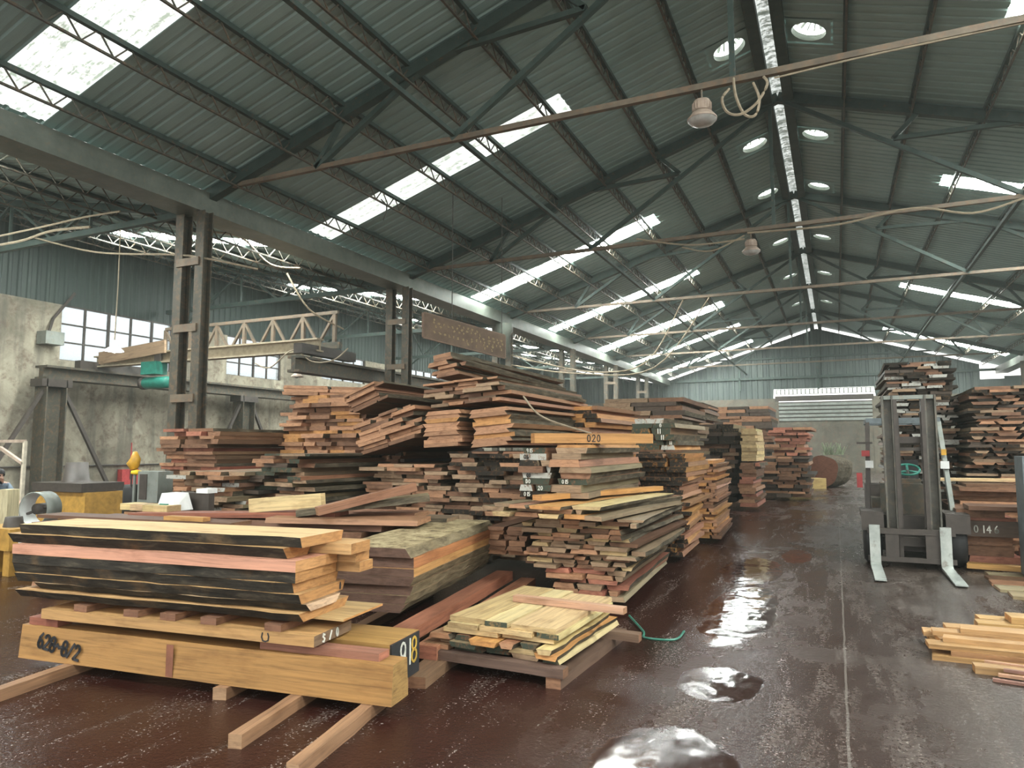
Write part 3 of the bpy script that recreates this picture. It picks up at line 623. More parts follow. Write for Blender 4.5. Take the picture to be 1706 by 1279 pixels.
slab(-2.3, -.7, .2, .30, .333, .348, 'brown', 'thin dark lath between the front beam and the lowest slab', 'spacer_stick', 'stick', None)
mid = slab(-2.66, -.5, -.01, .40, .35, .412, 'orange', 'tan slab with black horseshoe mark under the spacer blocks', group=None, tint=(.42, .245, .10), etint=(.2, .13, .08))
write('U', (1.80, -.207, .006), (1, 0, 0), (0, 0, 1), .048, M['blackink'], mid, wdt=.007); write('S/0', (2.164, -.12, .008), (0, 1, 0), (0, 0, 1), .045, M['chalk'], mid, 'chalk_mark', .01, 1.6)
for i, (x, t_) in enumerate(((-2.38, 'leftmost'), (-1.95, 'second'), (-1.66, 'third'), (-1.33, 'fourth'), (-.85, 'rightmost'))):
    slab(x, x + .12, .01, .42, .413, .456, 'brown', '%s small brown spacer block below the bark-edged slabs' % t_, 'spacer_block', 'block', 'spacer blocks in the foreground pile', tint=(.2, .1, .06))
OG = dict(tint=(.52, .32, .145), etint=(.44, .225, .085))
slab(-2.75, -.42, .2, .66, .457, .47, 'orange', 'thin board jutting out under the lowest bark slab', ry=-.4, tint=(.55, .38, .18))
slab(-2.93, -.62, .0, .56, .471, .525, 'orange', 'lowest bark-edged slab of the foreground pile with bright sawn top', wane=-.05, bark=(1, 0), seg=14, **OG)
slab(-2.8, -.6, .03, .40, .527, .575, 'orange', 'slab with pale rounded end, second from bottom of foreground pile', wane=-.05, bark=(1, 1), seg=14, tint=(.4, .28, .17), etint=(.60, .42, .28))
s6 = slab(-2.95, -.63, .0, .52, .577, .637, 'orange', 'bark-edged slab with a dark knot hole in its end', wane=-.03, bark=(1, 0), seg=14, **OG)
kh = MB(); kh.lathe([(.001, 0), (.013, .0005), (.016, .0)], 12, M=T3((2.322, .2, .03)) @ RY(90) @ Matrix.Diagonal((1.6, .8, 1, 1))); kh.build('knot_hole', M['blackink'], s6)
slab(-2.97, -.66, .0, .47, .639, .70, 'orange', 'thick bark-edged slab fourth from bottom of foreground pile', wane=-.02, bark=(1, 0), seg=14, **OG)
slab(-2.98, -.64, .0, .43, .702, .764, 'orange', 'dark-edged slab right under the pink-faced one', bark=(1, 0), seg=14, **OG)
slab(-2.6, -.48, .45, .62, .702, .764, 'orange', 'narrow slab behind the dark-edged one, end sticking out', seg=8, **OG)
slab(-2.96, -.63, -.01, .41, .766, .832, 'salmon', 'slab with clean pink sawn front face in foreground pile', seg=10, tint=(.55, .28, .19), etint=(.55, .29, .12))
slab(-2.6, -.5, .43, .60, .766, .832, 'orange', 'narrow slab behind the pink-faced slab', seg=8, **OG)
slab(-3.06, -.74, .01, .28, .834, .90, 'orange', 'slab with black sloping bark edge, second from top', wane=-.045, bark=(1, 0), seg=14, **OG)
slab(-2.6, -.46, .30, .55, .834, .90, 'orange', 'slab with reddish end jutting out behind second from top', seg=8, **OG)
slab(-2.95, -.62, .03, .47, .902, .964, 'orange', 'topmost wide slab of foreground pile with bright flat top', wane=-.02, bark=(1, 0), seg=14, tint=(.64, .45, .24), etint=(.46, .235, .09))
for i, (x, y, x2, y2, lab, tn) in enumerate(((-4.58, 2.55, -4.86, 4.2, 'leftmost thin bearer stick under the big beam', 'brown'), (-2.79, 2.74, -3.06, 4.1, 'square bearer stick under the right half of the beam', 'brown'), (-2.30, 2.60, -2.56, 4.0, 'square bearer stick under the right end of the beam', 'brown'), (-3.40, 3.20, -3.52, 4.0, 'short bearer stick peeping out under the middle of the beam', 'brown'))):
    v_ = Vector((x2 - x, y2 - y)); board('bearer', T3((x, y, 0)) @ RZ(math.degrees(math.atan2(v_.y, v_.x))), v_.length, .075, .07, tn, lab, 'bearer', 'bearers on the wet floor', seed=i + 5, tint=(.30, .17, .095), etint=(.34, .21, .12), wob=.006)
for i, (x, y, a, l_) in enumerate(((-3.0, 4.45, 100, 1.9), (-3.5, 4.4, 100, 1.9))):
    board('bearer', T3((x, y, 0)) @ RZ(a), l_, .1, .07, 'brown', '%s low bearer under the thick slab pile' % ('right', 'left')[i], 'bearer', 'bearers under the slab pile', seed=i + 15)
for i, (x, y, a, l_, t_, z, tn) in enumerate(((-2.58, 4.2, 98, 2.6, .09, .07, 'red'), (-2.46, 3.86, 99, 2.9, .07, 0, 'brown'), (-2.78, 4.2, 98, 2.4, .09, .162, 'red'))):
    board('timber_beam', T3((x, y, z)) @ RZ(a), l_, .16, t_, tn, ('upper reddish beam lying along the thick slab pile', 'lowest brown beam on the floor beside the slab pile', 'short reddish beam wedged against the slab pile')[i], 'beam', 'beams beside the slab pile', seed=i + 25, tint=((.36, .16, .09), (.2, .12, .07), (.30, .12, .07))[i])
BM = T3((-3.62, 4.46, .26)) @ RZ(9.5); z = 0
BD = (.13, .075, .055)
for i, (t_, w_, dx, tn, lab, bk_, ti, wn_) in enumerate((
    (.062, .60, .0, 'brown', 'lowest dark slab of the thick weathered pile', (1, 1), (.2, .13, .08), -.05), (.062, .64, .02, 'grey', 'second slab from bottom of the thick weathered pile', (1, 1), (.24, .17, .10), -.03), (.07, .68, .02, 'brown', 'third slab from bottom of the thick weathered pile', (1, 1), (.22, .14, .08), -.03),
    (.066, .70, .03, 'brown', 'third slab from top of the thick weathered pile, rotten edge', (1, 1), (.25, .17, .1), -.04), (.06, .69, .03, 'orange', 'thin slab with yellow-orange sawn edge in the thick pile', (0, 0), (.50, .27, .10), 0), (.08, .69, .02, 'orange', 'thick slab with reddish-orange sawn edge just under the mossy top', (0, 0), (.42, .18, .075), 0), (.07, .70, .0, 'grey', 'top slab of the thick pile with mossy rotten upper face', (1, 1), (.40, .32, .185), .05))):
    o = board('timber_slab', BM @ T3((.34 + dx * .5, -.01 + .012 * (i % 3), z)) @ RZ(90), 2.15 - .04 * (i % 2), w_, t_, tn, lab, 'slab', 'slabs of the thick weathered pile', wn_, bk_, 1, 12, 170 + i, ti, BD); o.data.materials[2] = M['oldbark']; z += t_ + .0015
    if i == 6: o.data.materials[0] = M['mossy']
# pale bundle: top batten, bearers
board('batten', T3((-2.27, 4.97, .338)) @ RZ(-4), .88, .07, .045, 'salmon', 'reddish batten lying across the pale bundle', 'batten', seed=3, tint=(.5, .3, .2))
board('bearer', T3((-2.70, 4.28, .07)) @ RZ(-2), 1.12, .09, .058, 'brown', 'front dark bearer under the pale bundle', 'bearer', 'bearers under the pale bundle', seed=4, tint=(.14, .09, .07))
board('bearer', T3((-2.50, 5.28, .07)) @ RZ(-2), 1.12, .09, .058, 'brown', 'rear dark bearer under the pale bundle', 'bearer', 'bearers under the pale bundle', seed=5, tint=(.2, .13, .09))
board('timber_beam', T3((-1.66, 4.22, 0)) @ RZ(88), 1.35, .1, .07, 'brown', 'dark wet beam on the floor right of the pale bundle', 'beam', seed=6, tint=(.13, .08, .055))
board('timber_beam', T3((-2.5, 4.25, 0)) @ RZ(88), 1.35, .1, .07, 'brown', 'dark wet beam on the floor left under the pale bundle', 'beam', seed=7, tint=(.13, .08, .055))
# loose wide slabs behind the foreground pile
for i, (p, a, l_, w_, t_, tn, lab, ry) in enumerate((
    ((-6.15, 5.60, .705), 6, 2.2, .5, .06, 'brown', 'wide brown slab lying low behind the foreground pile', 0),
    ((-5.65, 6.15, .705), 10, 2.0, .45, .07, 'grey', 'wide weathered slab at the back of the loose slabs', 0),
    ((-5.15, 5.50, .77), 14, 1.55, .5, .05, 'salmon', 'wide salmon slab on the loose slabs', 0),
    ((-5.85, 6.05, .78), 9, 1.9, .4, .05, 'salmon', 'pale-topped slab further back on the loose slabs', 0),
    ((-4.90, 5.55, .83), 34, 1.3, .42, .06, 'grey', 'tilted wide slab with mossy face among the loose slabs', -6),
    ((-4.50, 5.35, .86), 52, 1.0, .1, .08, 'salmon', 'narrow stick leaning across the loose slabs', -12),
    ((-5.55, 5.55, .83), 8, .85, .07, .14, 'pale', 'pale weathered plank on edge behind the foreground pile', -5))):
    board('loose_slab' if w_ > .2 else 'loose_plank', T3(p) @ RZ(a) @ RY(ry), l_, w_, t_, tn, lab, 'plank', 'loose timber behind the foreground pile', wane=.02 if w_ > .2 else 0, bark=(1, 1) if tn == 'grey' else (0, 0), seed=i + 40)
for i, (p, a, l_, w_, t_, tn, lab, ry) in enumerate((
    ((-7.9, 4.95, .745), 5, 2.6, .3, .035, 'brown', 'long brown board at left behind the foreground pile', 0),
    ((-7.0, 5.35, .745), 9, 2.5, .28, .05, 'red', 'long reddish board slanting up behind the foreground pile', -1.5),
    ((-7.4, 5.6, .745), 4, 2.2, .25, .03, 'salmon', 'thin salmon board at the back left of the boards', 0),
    ((-6.1, 5.0, .782), 4, .5, .09, .04, 'orange', 'short orange offcut on the boards', 0))):
    board('loose_plank', T3(p) @ RZ(a) @ RY(ry), l_, w_, t_, tn, lab, 'plank', 'loose timber behind the foreground pile', seed=i + 60)
for i in range(4):
    board('pale_block', T3((-7.45 + i * .21, 5.55 - .02 * i, .797)) @ RZ(4), .19, .2, .07, 'pale', '%s pale sawn block beside the white-blue machine' % ('leftmost', 'second', 'third', 'rightmost')[i], 'block', 'pale blocks on the boards', seed=i + 70)
# numbers painted on stacked planks: the big orange beam on top of the numbered stack
nb = board('timber_beam', T3((-2.79, 6.55, 1.545)) @ RZ(38), 1.28, .16, .1, 'orange', 'orange beam with black scribble lying on top of the numbered stack', 'beam', None, seed=80)
write('020', (.55, -.0815, .015), (1, 0, 0), (0, 0, 1), .07, M['blackink'], nb, wdt=.01)
board('timber_beam', T3((-2.6, 6.2, 1.0)) @ RZ(72), 2.2, .12, .05, 'orange', 'long orange plank slanting over the loose top of the front stack', 'beam', None, seed=81)
MARKS = ['015', '20', 'D0', '00', '915', '06']; q_ = 0
for lab in sorted(PL):
    wd, t_, em = PD[lab]
    if 'column of numbered stack' in lab and em in (3, 4, 5) and wd > .13:
        write(MARKS[q_ % 6], (-.016, wd * .32, t_ * .2), (0, -1, 0), (0, 0, 1), t_ * .62, M['chalk'] if em != 5 else M['blackink'], PL[lab], 'chalk_mark', .007); q_ += 1
    elif 'green-ended stack' in lab and wd > .15:
        write('0' if q_ % 2 else '11', (-.016, wd * .2, t_ * .15), (0, -1, 0), (0, 0, 1), t_ * .7, M['chalk'], PL[lab], 'chalk_mark', .012); q_ += 1
# ---------------------------------------------------------------- right side: loose timber
def rb(x, y, z, a, l_, w_, t_, tn, lab, g, seed, name='loose_plank', **k): return board(name, T3((x, y, z)) @ RZ(a), l_, w_, t_, tn, lab, 'plank', g, seed=seed, **k)
g1 = 'orange boards in the right floor pile'
rr_ = random.Random(31)
for lay, (n_, y_, x_, w0) in enumerate(((4, 5.98, .62, .17), (4, 6.0, .60, .16), (3, 6.02, .58, .17), (3, 6.1, .62, .14), (1, 6.3, .72, .12))):
    for i in range(n_):
        rb(x_ + rr_.uniform(-.05, .09), y_ + .19 * i, .033 * lay, rr_.uniform(-1, 2.2), .7 if lay == 4 else 2.2, w0 + rr_.uniform(-.03, .012), .032, 'orange', 'orange board, %s layer up, %s from front, in right floor pile' % (vl[lay], vl[i]), g1, 200 + lay * 9 + i, tint=[(.36, .21, .085), (.30, .165, .065), (.42, .25, .11), (.33, .18, .085)][rr_.randrange(4)])
for i, (x, y, z, w_, t_, lab) in enumerate(((.95, 6.78, .0, .17, .06, 'lowest pale timber behind the right floor pile'), (.98, 6.98, .0, .17, .06, 'rear low pale timber behind the right floor pile'), (.97, 6.8, .062, .16, .055, 'upper front pale timber behind the right floor pile'), (1.0, 6.98, .062, .16, .055, 'upper rear pale timber behind the right floor pile'), (1.2, 6.88, .119, .2, .05, 'topmost pale board at the right edge'))):
    rb(x, y, z, i * .6 - 1, 2.0, w_, t_, 'orange', lab, 'pale timbers behind the right floor pile', 260 + i, tint=(.42, .26, .10))
rb(.78, 5.72, .0, 1, 2.0, .1, .05, 'orange', 'single orange batten in front of the right pile', None, 100, tint=(.36, .22, .1))
g2 = 'thin curved laths at right'
for i in range(7):
    y = 5.50 + .055 * i - .02; mb = MB(); P = [(0.86 + .02 * (i * 7 % 5) + 1.4 * t, y + .05 - .09 * math.sin(t * 2.2) - .02 * t, .012 + .02 * (i % 3)) for t in [k_ / 8 for k_ in range(9)]]
    for p, q in zip(P, P[1:]): mb.bar(p, q, .03, .018)
    tag(mb.build('curved_lath', plain('lath_%d' % i, (.36, .2, .12) if i % 2 else (.22, .11, .08), .7)), 'thin curved %s lath on the floor, %s from the front' % ('salmon' if i % 2 else 'brown', vl[i]), 'lath', g2)
tag(MB().tube([(1.0, 5.78, .02), (1.3, 5.8, .03), (1.8, 5.84, .03)], .018).build('green_strap', M['hosegreen']), 'green hose end among the curved laths at right', 'hose')
g3 = 'weathered boards lying flat behind the forklift forks'
for i, (x, y, a, l_, w_, tn) in enumerate(((1.55, 8.7, -4, 2.2, .3, 'grey'), (1.5, 9.05, 2, 2.2, .3, 'grey'), (1.5, 9.4, -2, 2.2, .25, 'salmon'), (1.5, 9.7, 3, 2.2, .22, 'brown'), (1.55, 10.0, -1, 2.1, .25, 'grey'))):
    rb(x, y, 0, a, l_, w_, .03, tn, 'flat %s board on the floor right of the forks, %s from front' % (TONE[tn][0], vl[i]), g3, 110 + i)
g4 = 'loose timber heaped at the right edge'
for i, (x, y, z, a, l_, w_, t_, tn, lab) in enumerate(((1.42, 10.35, .03, -8, 1.9, .16, .06, 'orange', 'orange plank at foot of the chalk-numbered stack'), (1.95, 10.1, .032, 14, 1.4, .14, .1, 'pale', 'pale timber tilted at right edge of the heap'), (2.2, 10.4, .06, 5, 1.4, .3, .1, 'brown', 'brown slab at right edge behind the pale timber'),
    (2.1, 10.9, .06, 3, 1.4, .35, .16, 'red', 'thick reddish block of timber at right edge'), (1.2, 12.0, 1.02, 6, 1.6, .2, .04, 'pale', 'pale board on the low stack beyond the forklift'))):
    rb(x, y, z, a, l_, w_, t_, tn, lab, g4, 120 + i)
bp = board('wide_panel', T3((1.98, 10.2, .17)) @ RZ(4) @ RX(72), 1.3, .40, .03, 'salmon', 'broad brown panel standing tilted at the right edge', 'panel', None, seed=130, tint=(.30, .15, .09))
mb = MB(); mb.box((1.95, 9.75, .55), (2.5, 10.0, 1.35))
cbx = empty('steel_cabinet', (2.15, 9.72, 0), 'blue-grey steel cabinet cut by the right edge of the photo', 'cabinet')
MB().box((-.23, 0, .02), (.6, .4, 1.4)).build('body', M['bluegrey'], cbx); MB().box((-.20, -.015, .1), (.18, -.001, 1.35)).build('door', M['bluegrey'], cbx); MB().box((.13, -.03, .7), (.15, -.016, .85)).build('handle', M['grey'], cbx)
nl = board('loose_slab', T3((1.46, 10.54, .735)) @ RZ(0), .6, .5, .05, 'brown', 'brown slab on top of the chalk-numbered stack', 'plank', None, seed=131)
cn = board('timber_slab', T3((1.38, 10.48, .40)) @ RZ(0), .70, .06, .19, 'brown', 'dark brown timber face with white chalk digits 0146', 'slab', None, seed=132, tint=(.085, .06, .045))
write('0146', (.14, -.032, .05), (1, 0, 0), (0, 0, 1), .085, M['chalk'], cn, 'chalk_number', .012, .95)
# white chalk dashes on the dark ends behind the forklift
for i, (xx, zz, t_) in enumerate(((1.05, 2.55, '20'), (1.5, 2.5, '0'), (1.2, 2.3, '8'), (1.1, 1.9, '14'), (1.3, 1.5, '05'))):
    pass
# ---------------------------------------------------------------- log by the far door
lg = empty('log', (-.45, 29.4, .62), 'big round log lying near the far doorway, sawn end showing', 'log', rz=R(4))
mb = MB(); rr_ = random.Random(4); n = 28; prof = [.6 * (1 + .05 * math.sin(3 * t) + .03 * math.sin(5 * t + 1)) for t in [2 * math.pi * k_ / n for k_ in range(n)]]
ring = lambda x, s_: [(x, s_ * prof[k_] * math.cos(2 * math.pi * k_ / n), s_ * prof[k_] * math.sin(2 * math.pi * k_ / n)) for k_ in range(n)]
v = []; xsn = [-.15, .2, .5, .85, 1.2]
for i, x in enumerate(xsn): v += [(a, b + rr_.uniform(-.015, .015), c + rr_.uniform(-.015, .015)) for a, b, c in ring(x, (1, 1.03, .98, 1.02, .94)[i])]
f = [(i * n + k_, i * n + (k_ + 1) % n, (i + 1) * n + (k_ + 1) % n, (i + 1) * n + k_) for i in range(len(xsn) - 1) for k_ in range(n)]
uvs = [[(i, k_ / 8), (i, (k_ + 1) / 8), (i + 1, (k_ + 1) / 8), (i + 1, k_ / 8)] for i in range(len(xsn) - 1) for k_ in range(n)]
bl = MB().add(v, f, None, uvs, (.3, .2, .13)); o = bl.build('bark_surface', M['bark'], lg); o.rotation_euler = (0, 0, R(62))
v = ring(-.15, 1.0) + [(-.16, 0, 0)]; fs = [((k_ + 1) % n, k_, n) for k_ in range(n)]; uvs = [[(v[a][1], v[a][2]) for a in q] for q in fs]
mb = MB().add(v, fs, None, uvs, (.2, .09, .06), (.20, .085, .055)); o = mb.build('sawn_end', M['end'], lg); o.rotation_euler = (0, 0, R(62))
mb = MB(); rr_ = random.Random(9); 
for i in range(60):
    a = rr_.uniform(0, 6.28); p = Vector((-.1 + rr_.uniform(-.35, .35), 30.5 + rr_.uniform(-.25, .25), 1.22)); mb.bar(p, p + Vector((math.cos(a) * .2, math.sin(a) * .1, rr_.uniform(.05, .5))), .03, .01)
tag(mb.build('weeds', plain('dusty_weeds', (.2, .24, .15), .8)), 'small tuft of weeds sprouting behind the log', 'weeds', None, 'stuff')
board('timber_beam', T3((-1.75, 27.2, 0)) @ RZ(48), 1.8, .45, .38, 'pale', 'short squared yellow beam on the floor before the log', 'beam', None, seed=140, tint=(.5, .36, .14))
board('yellow_stack_block', T3((-2.35, 17.9, 1.05)) @ RZ(90), 2.0, .32, .85, 'pale', 'light yellow sawn bundle on the corner of the far dark stack', 'timber bundle', None, seed=141, tint=(.52, .40, .18), etint=(.52, .40, .18)) if False else None
# ---------------------------------------------------------------- forklift
fk = empty('forklift', (.86, 10.45, 0), 'worn grey forklift facing the camera with its forks lowered', 'forklift')
def fp(name, m, boxes=(), bars=(), parent=None):
    mb = MB()
    for b in boxes: mb.box(*b)
    for b in bars: mb.bar(*b)
    return mb.build(name, m, parent or fk)
for s in (-1, 1):
    mb = MB(); x = s * .24
    mb.box((x - .065, -.22, .06), (x - .045, -.06, 2.17)); mb.box((x + .045, -.22, .06), (x + .065, -.06, 2.17)); mb.box((x - .045, -.08, .06), (x + .045, -.06, 2.17)); mb.build('outer_mast_rail', M['mast'], fk)
    mb = MB(); x = s * .155; mb.box((x - .022, -.24, .10), (x + .022, -.10, 2.12)); mb.build('inner_mast_rail', M['oily'], fk)
    mb = MB(); mb.tube([(s * .195, -.03, .3), (s * .195, -.03, 1.2)], .035, 10); c_ = mb.build('lift_cylinder', M['oily'], fk, True)
    MB().tube([(s * .195, -.03, 1.2), (s * .195, -.03, 2.05)], .016, 8).build('piston_rod', M['mast'], c_, True)
    mb = MB(); mb.box((s * .125 - .008, -.2, .5), (s * .125 + .008, -.19, 1.95)); mb.build('lift_chain', M['oily'], fk)
    wl = MB().lathe([(.001, -.11), (.17, -.11), (.27, -.10), (.30, -.07), (.30, .07), (.27, .10), (.17, .11), (.001, .11)], 28, M=T3((s * .47, .12, .30)) @ RY(90)).build('front_wheel', M['black'], fk, True)
    MB().lathe([(.001, .115), (.10, .115), (.15, .105)], 20, M=T3((s * .47, .12, .30)) @ RY(90 * s)).build('hub', M['mast'], wl, True)
    MB().lathe([(.001, -.09), (.2, -.09), (.24, -.05), (.24, .05), (.2, .09), (.001, .09)], 24, M=T3((s * .4, 1.65, .24)) @ RY(90)).build('rear_wheel', M['black'], fk, True)
    fkm = MB(); x0 = -.075 + s * .385
    prof_ = [(-.36, .52), (-.40, .52), (-.405, .06), (-1.46, .018), (-1.47, .028), (-.45, .085), (-.36, .085)]
    fkm = MB(); xa, xb = x0 - .06, x0 + .06
    sideL = [(-.36, .53), (-.40, .53), (-.40, .07), (-.43, .05), (-1.47, .03), (-1.47, .018), (-.40, .018), (-.36, .04)]
    nn = len(sideL); vv = [(xa, a, b) for a, b in sideL] + [(xb, a, b) for a, b in sideL]
    fkm.add(vv, [tuple(range(nn))[::-1], tuple(range(nn, 2 * nn))] + [(i, (i + 1) % nn, nn + (i + 1) % nn, nn + i) for i in range(nn)]); fkm.build('fork', M['fork'], fk)
    fp('overhead_guard_pillar', M['grey'] if s > 0 else M['oily'], (), (((s * .50, .35, .52), (s * .46, .62, 1.35), .055), ((s * .46, .62, 1.35), (s * .44, .85, 1.86), .055)))
    fp('headlamp', M['white'], (((s * .45 - .05, .50, 1.22), (s * .45 + .05, .56, 1.32)),)); fp('rear_pillar', M['oily'], (), (((s * .42, 1.75, .9), (s * .42, 1.7, 1.86), .05),))
    fp('mudguard', M['oily'], (((s * .47 - .13, -.18, .60), (s * .47 + .13, .45, .68)), ((s * .47 - .13, -.21, .44), (s * .47 + .13, -.16, .66))))
fp('mast_crossbar', M['grey'], (((-.28, -.2, 2.12), (.28, -.08, 2.17)),)); fp('mast_crossbar', M['oily'], (((-.19, -.1, 1.56), (.19, -.04, 1.64)), ((-.17, -.14, 1.46), (.17, -.1, 1.50)))); fp('mast_crossbar', M['oily'], (((-.36, -.1, .25), (.36, -.02, .36)),))
fp('carriage', M['oily'], (((-.54, -.36, .42), (.42, -.30, .49)), ((-.54, -.36, .08), (.42, -.30, .14)), ((-.34, -.35, .14), (-.19, -.31, .42)), ((.10, -.35, .14), (.25, -.31, .42))))
fp('chassis', M['oily'], (((-.36, .1, .16), (.36, 1.5, .62)), ((-.5, .45, .45), (.5, 1.2, .62))))
dsh = fp('dashboard', M['rusty'], (((-.34, .30, .62), (.34, .42, 1.02)), ((-.16, .42, .9), (.16, .6, 1.08))))
fp('plate', M['white'], (((-.24, .285, .88), (-.17, .299, .96)),), (), dsh)
sw = MB(); sw.tube([(.145 * math.cos(t), .145 * math.sin(t), 0) for t in [2 * math.pi * i / 24 for i in range(25)]], .016, 8)
for a in (90, 210, 330): sw.bar((0, 0, -.02), (.14 * math.cos(R(a)), .14 * math.sin(R(a)), 0), .03, .015)
o = sw.build('steering_wheel', M['teal'], fk, True); o.location = (.02, .62, 1.20); o.rotation_euler = (R(28), 0, 0)
MB().tube([(.02, .56, .98), (.02, .63, 1.19)], .025, 8).build('steering_column', M['oily'], o.parent)
fp('seat', M['black'], (((-.24, 1.0, .78), (.24, 1.45, .92)), ((-.22, 1.4, .92), (.22, 1.52, 1.32)))); fp('counterweight', M['oily'], (((-.48, 1.45, .28), (.48, 2.05, .95)),)); fp('bonnet', M['rusty'], (((-.42, .95, .62), (.42, 1.5, .78)),))
fp('overhead_guard', M['bluegrey'], (((-.46, .82, 1.84), (.46, .9, 1.92)), ((-.46, 1.66, 1.84), (.46, 1.74, 1.92)), ((-.46, .9, 1.85), (-.41, 1.66, 1.91)), ((.41, .9, 1.85), (.46, 1.66, 1.91)), ((-.2, .9, 1.86), (-.16, 1.66, 1.9)), ((.16, .9, 1.86), (.2, 1.66, 1.9)), ((-.02, .9, 1.86), (.02, 1.66, 1.9))))
fp('tail_lamp', M['red'], (((-.54, .54, 1.38), (-.44, .58, 1.46)),)); fp('indicator_lamp', M['orange'], (((.42, .54, 1.40), (.48, .58, 1.48)),)); fp('extinguisher', M['red'], (), (((-.58, .5, .95), (-.58, .5, 1.15), .07),))
fp('mirror_bracket', M['oily'], (((-.60, .5, 1.55), (-.40, .55, 1.58)),))
# ---------------------------------------------------------------- hanging lamps
def highbay(p, ztop, label):
    e = empty('high_bay_lamp', p, label, 'lamp', 'high bay lamps on the tie bars')
    h = MB(); h.lathe([(.001, .24), (.10, .24), (.115, .21), (.115, .10), (.09, .09)], 20)
    for i in range(18): a = 2 * math.pi * i / 18; h.bar((.118 * math.cos(a), .118 * math.sin(a), .11), (.118 * math.cos(a), .118 * math.sin(a), .20), .016, .012)
    h.build('housing', M['pend'], e, False)
    MB().lathe([(.09, .09), (.12, .085), (.19, .0), (.19, -.02), (.185, -.02), (.11, .075)], 28).build('shade', M['pend'], e, True)
    MB().lathe([(.19, -.015), (.15, -.06), (.08, -.08), (.001, -.085)], 28).build('diffuser', M['lampshade'], e, True)
    MB().tube([(0, 0, .24), (0, 0, ztop - p[2])], .012).build('hanger', M['tie'], e)
highbay((-1.42, 8.98, 5.76), 6.15, 'round high bay lamp hanging from the nearest tie bar')
highbay((-1.50, 15.55, 5.72), 6.15, 'small round high bay lamp hanging from the second tie bar')
def pendant(p, ztop, label, lit, r=.17, top=None):
    e = empty('pendant_lamp', p, label, 'lamp', 'pendant lamps in the left aisle')
    MB().lathe([(r, 0), (r * .96, .03), (r * .5, .085), (.05, .11), (.045, .2), (.02, .22)], 24).build('shade', M['white'] if lit else M['pend'], e, True)
    MB().lathe([(.001, -.03), (.04, -.015), (.045, .02), (.02, .08)], 14).build('bulb', M['bulb'] if lit else M['lampshade'], e, True)
    t_ = Vector(top) - Vector(p) if top else Vector((0, 0, ztop - p[2]))
    MB().tube([(0, 0, .21), tuple(t_ * .5 + Vector((.02, 0, .1))), tuple(t_)], .012).build('cord', M['rope'], e)
    if lit:
        l = bpy.data.lights.new('pendant_light', 'POINT'); l.energy = 40; l.shadow_soft_size = .06; l.color = (.85, .94, 1); lo = bpy.data.objects.new('pendant_light', l); C.objects.link(lo); lo.location = Vector(p) + Vector((0, 0, -.06))
pl_ = at(190, 585, 9); pendant((pl_.x, 9.0, pl_.z), 0, 'lit white pendant lamp on a long rope-like cord by the left column', True, top=(pl_.x, 9.0, 5.86))
pl_ = at(495, 628, 13.0); pendant((pl_.x, 13.0, pl_.z), 0, 'unlit pendant lamp hanging below the crane girder', False, .14, top=(pl_.x, 13.0, 3.77))
# ---------------------------------------------------------------- signboard hanging above the high pile
a0, a1 = at(706, 521, 12.5), at(706, 561, 12.5); b0, b1 = at(841, 559, 14.4), at(841, 595, 14.4)
sg = empty('signboard', tuple(a1), 'long brown signboard with faded rows of lettering hanging above the pile', 'sign')
ux = (b0 - a0).normalized(); Ls = (b0 - a0).length; uz = (a0 - a1); Hs = uz.length; uz = uz.normalized(); nn = ux.cross(uz).normalized()
mb = MB(); c8 = [ux * (Ls * i) + uz * (Hs * j) + nn * (.015 * k_) for k_ in (-1, 1) for j in (0, 1) for i in (0, 1)]
mb.add(c8, [(0, 1, 3, 2), (4, 6, 7, 5), (0, 4, 5, 1), (2, 3, 7, 6), (0, 2, 6, 4), (1, 5, 7, 3)]); mb.build('board', M['signwood'], sg)
fr = MB()
for p, q in ((c8[0], c8[1]), (c8[2], c8[3]), (c8[0], c8[2]), (c8[1], c8[3])): fr.bar(p, q, .05, .05)
fr.build('frame', plain('brown_sign_frame', (.2, .13, .09)), sg)
tx = MB(); rr_ = random.Random(12); side = nn * (.02 if nn.dot(Vector((0, -1, 0))) > 0 or nn.x > 0 else -.02)
for row, (z_, u0, u1) in enumerate(((.83, .10, .62), (.70, .10, .98), (.56, .12, .98), (.42, .55, .98), (.30, .10, .98), (.17, .5, .95))):
    tx = MB(); u = u0 * Ls
    while u < u1 * Ls:
        wd = rr_.uniform(.03, .09); hgt = .055
        if rr_.random() > .22:
            for q in range(3): 
                o_ = ux * (u + wd * rr_.random() * .5) + uz * (z_ * Hs + hgt * rr_.uniform(-.4, .4)) + side
                tx.bar(o_, o_ + ux * wd * rr_.uniform(.4, .8), .012, .004, up=nn)
            o_ = ux * (u + wd * .5) + uz * (z_ * Hs - hgt * .5) + side; tx.bar(o_, o_ + uz * hgt, .01, .004, up=nn)
        u += wd + .06
    tx.build('lettering_row', M['signtext'], sg)
for u in (.33, .96): p = ux * Ls * u + uz * Hs; MB().tube([tuple(p), tuple(Vector((p.x, p.y, zroof(p.x + sg.location.x) + .004 - sg.location.z)))], .009).build('hanger', M['cabledark'], sg)
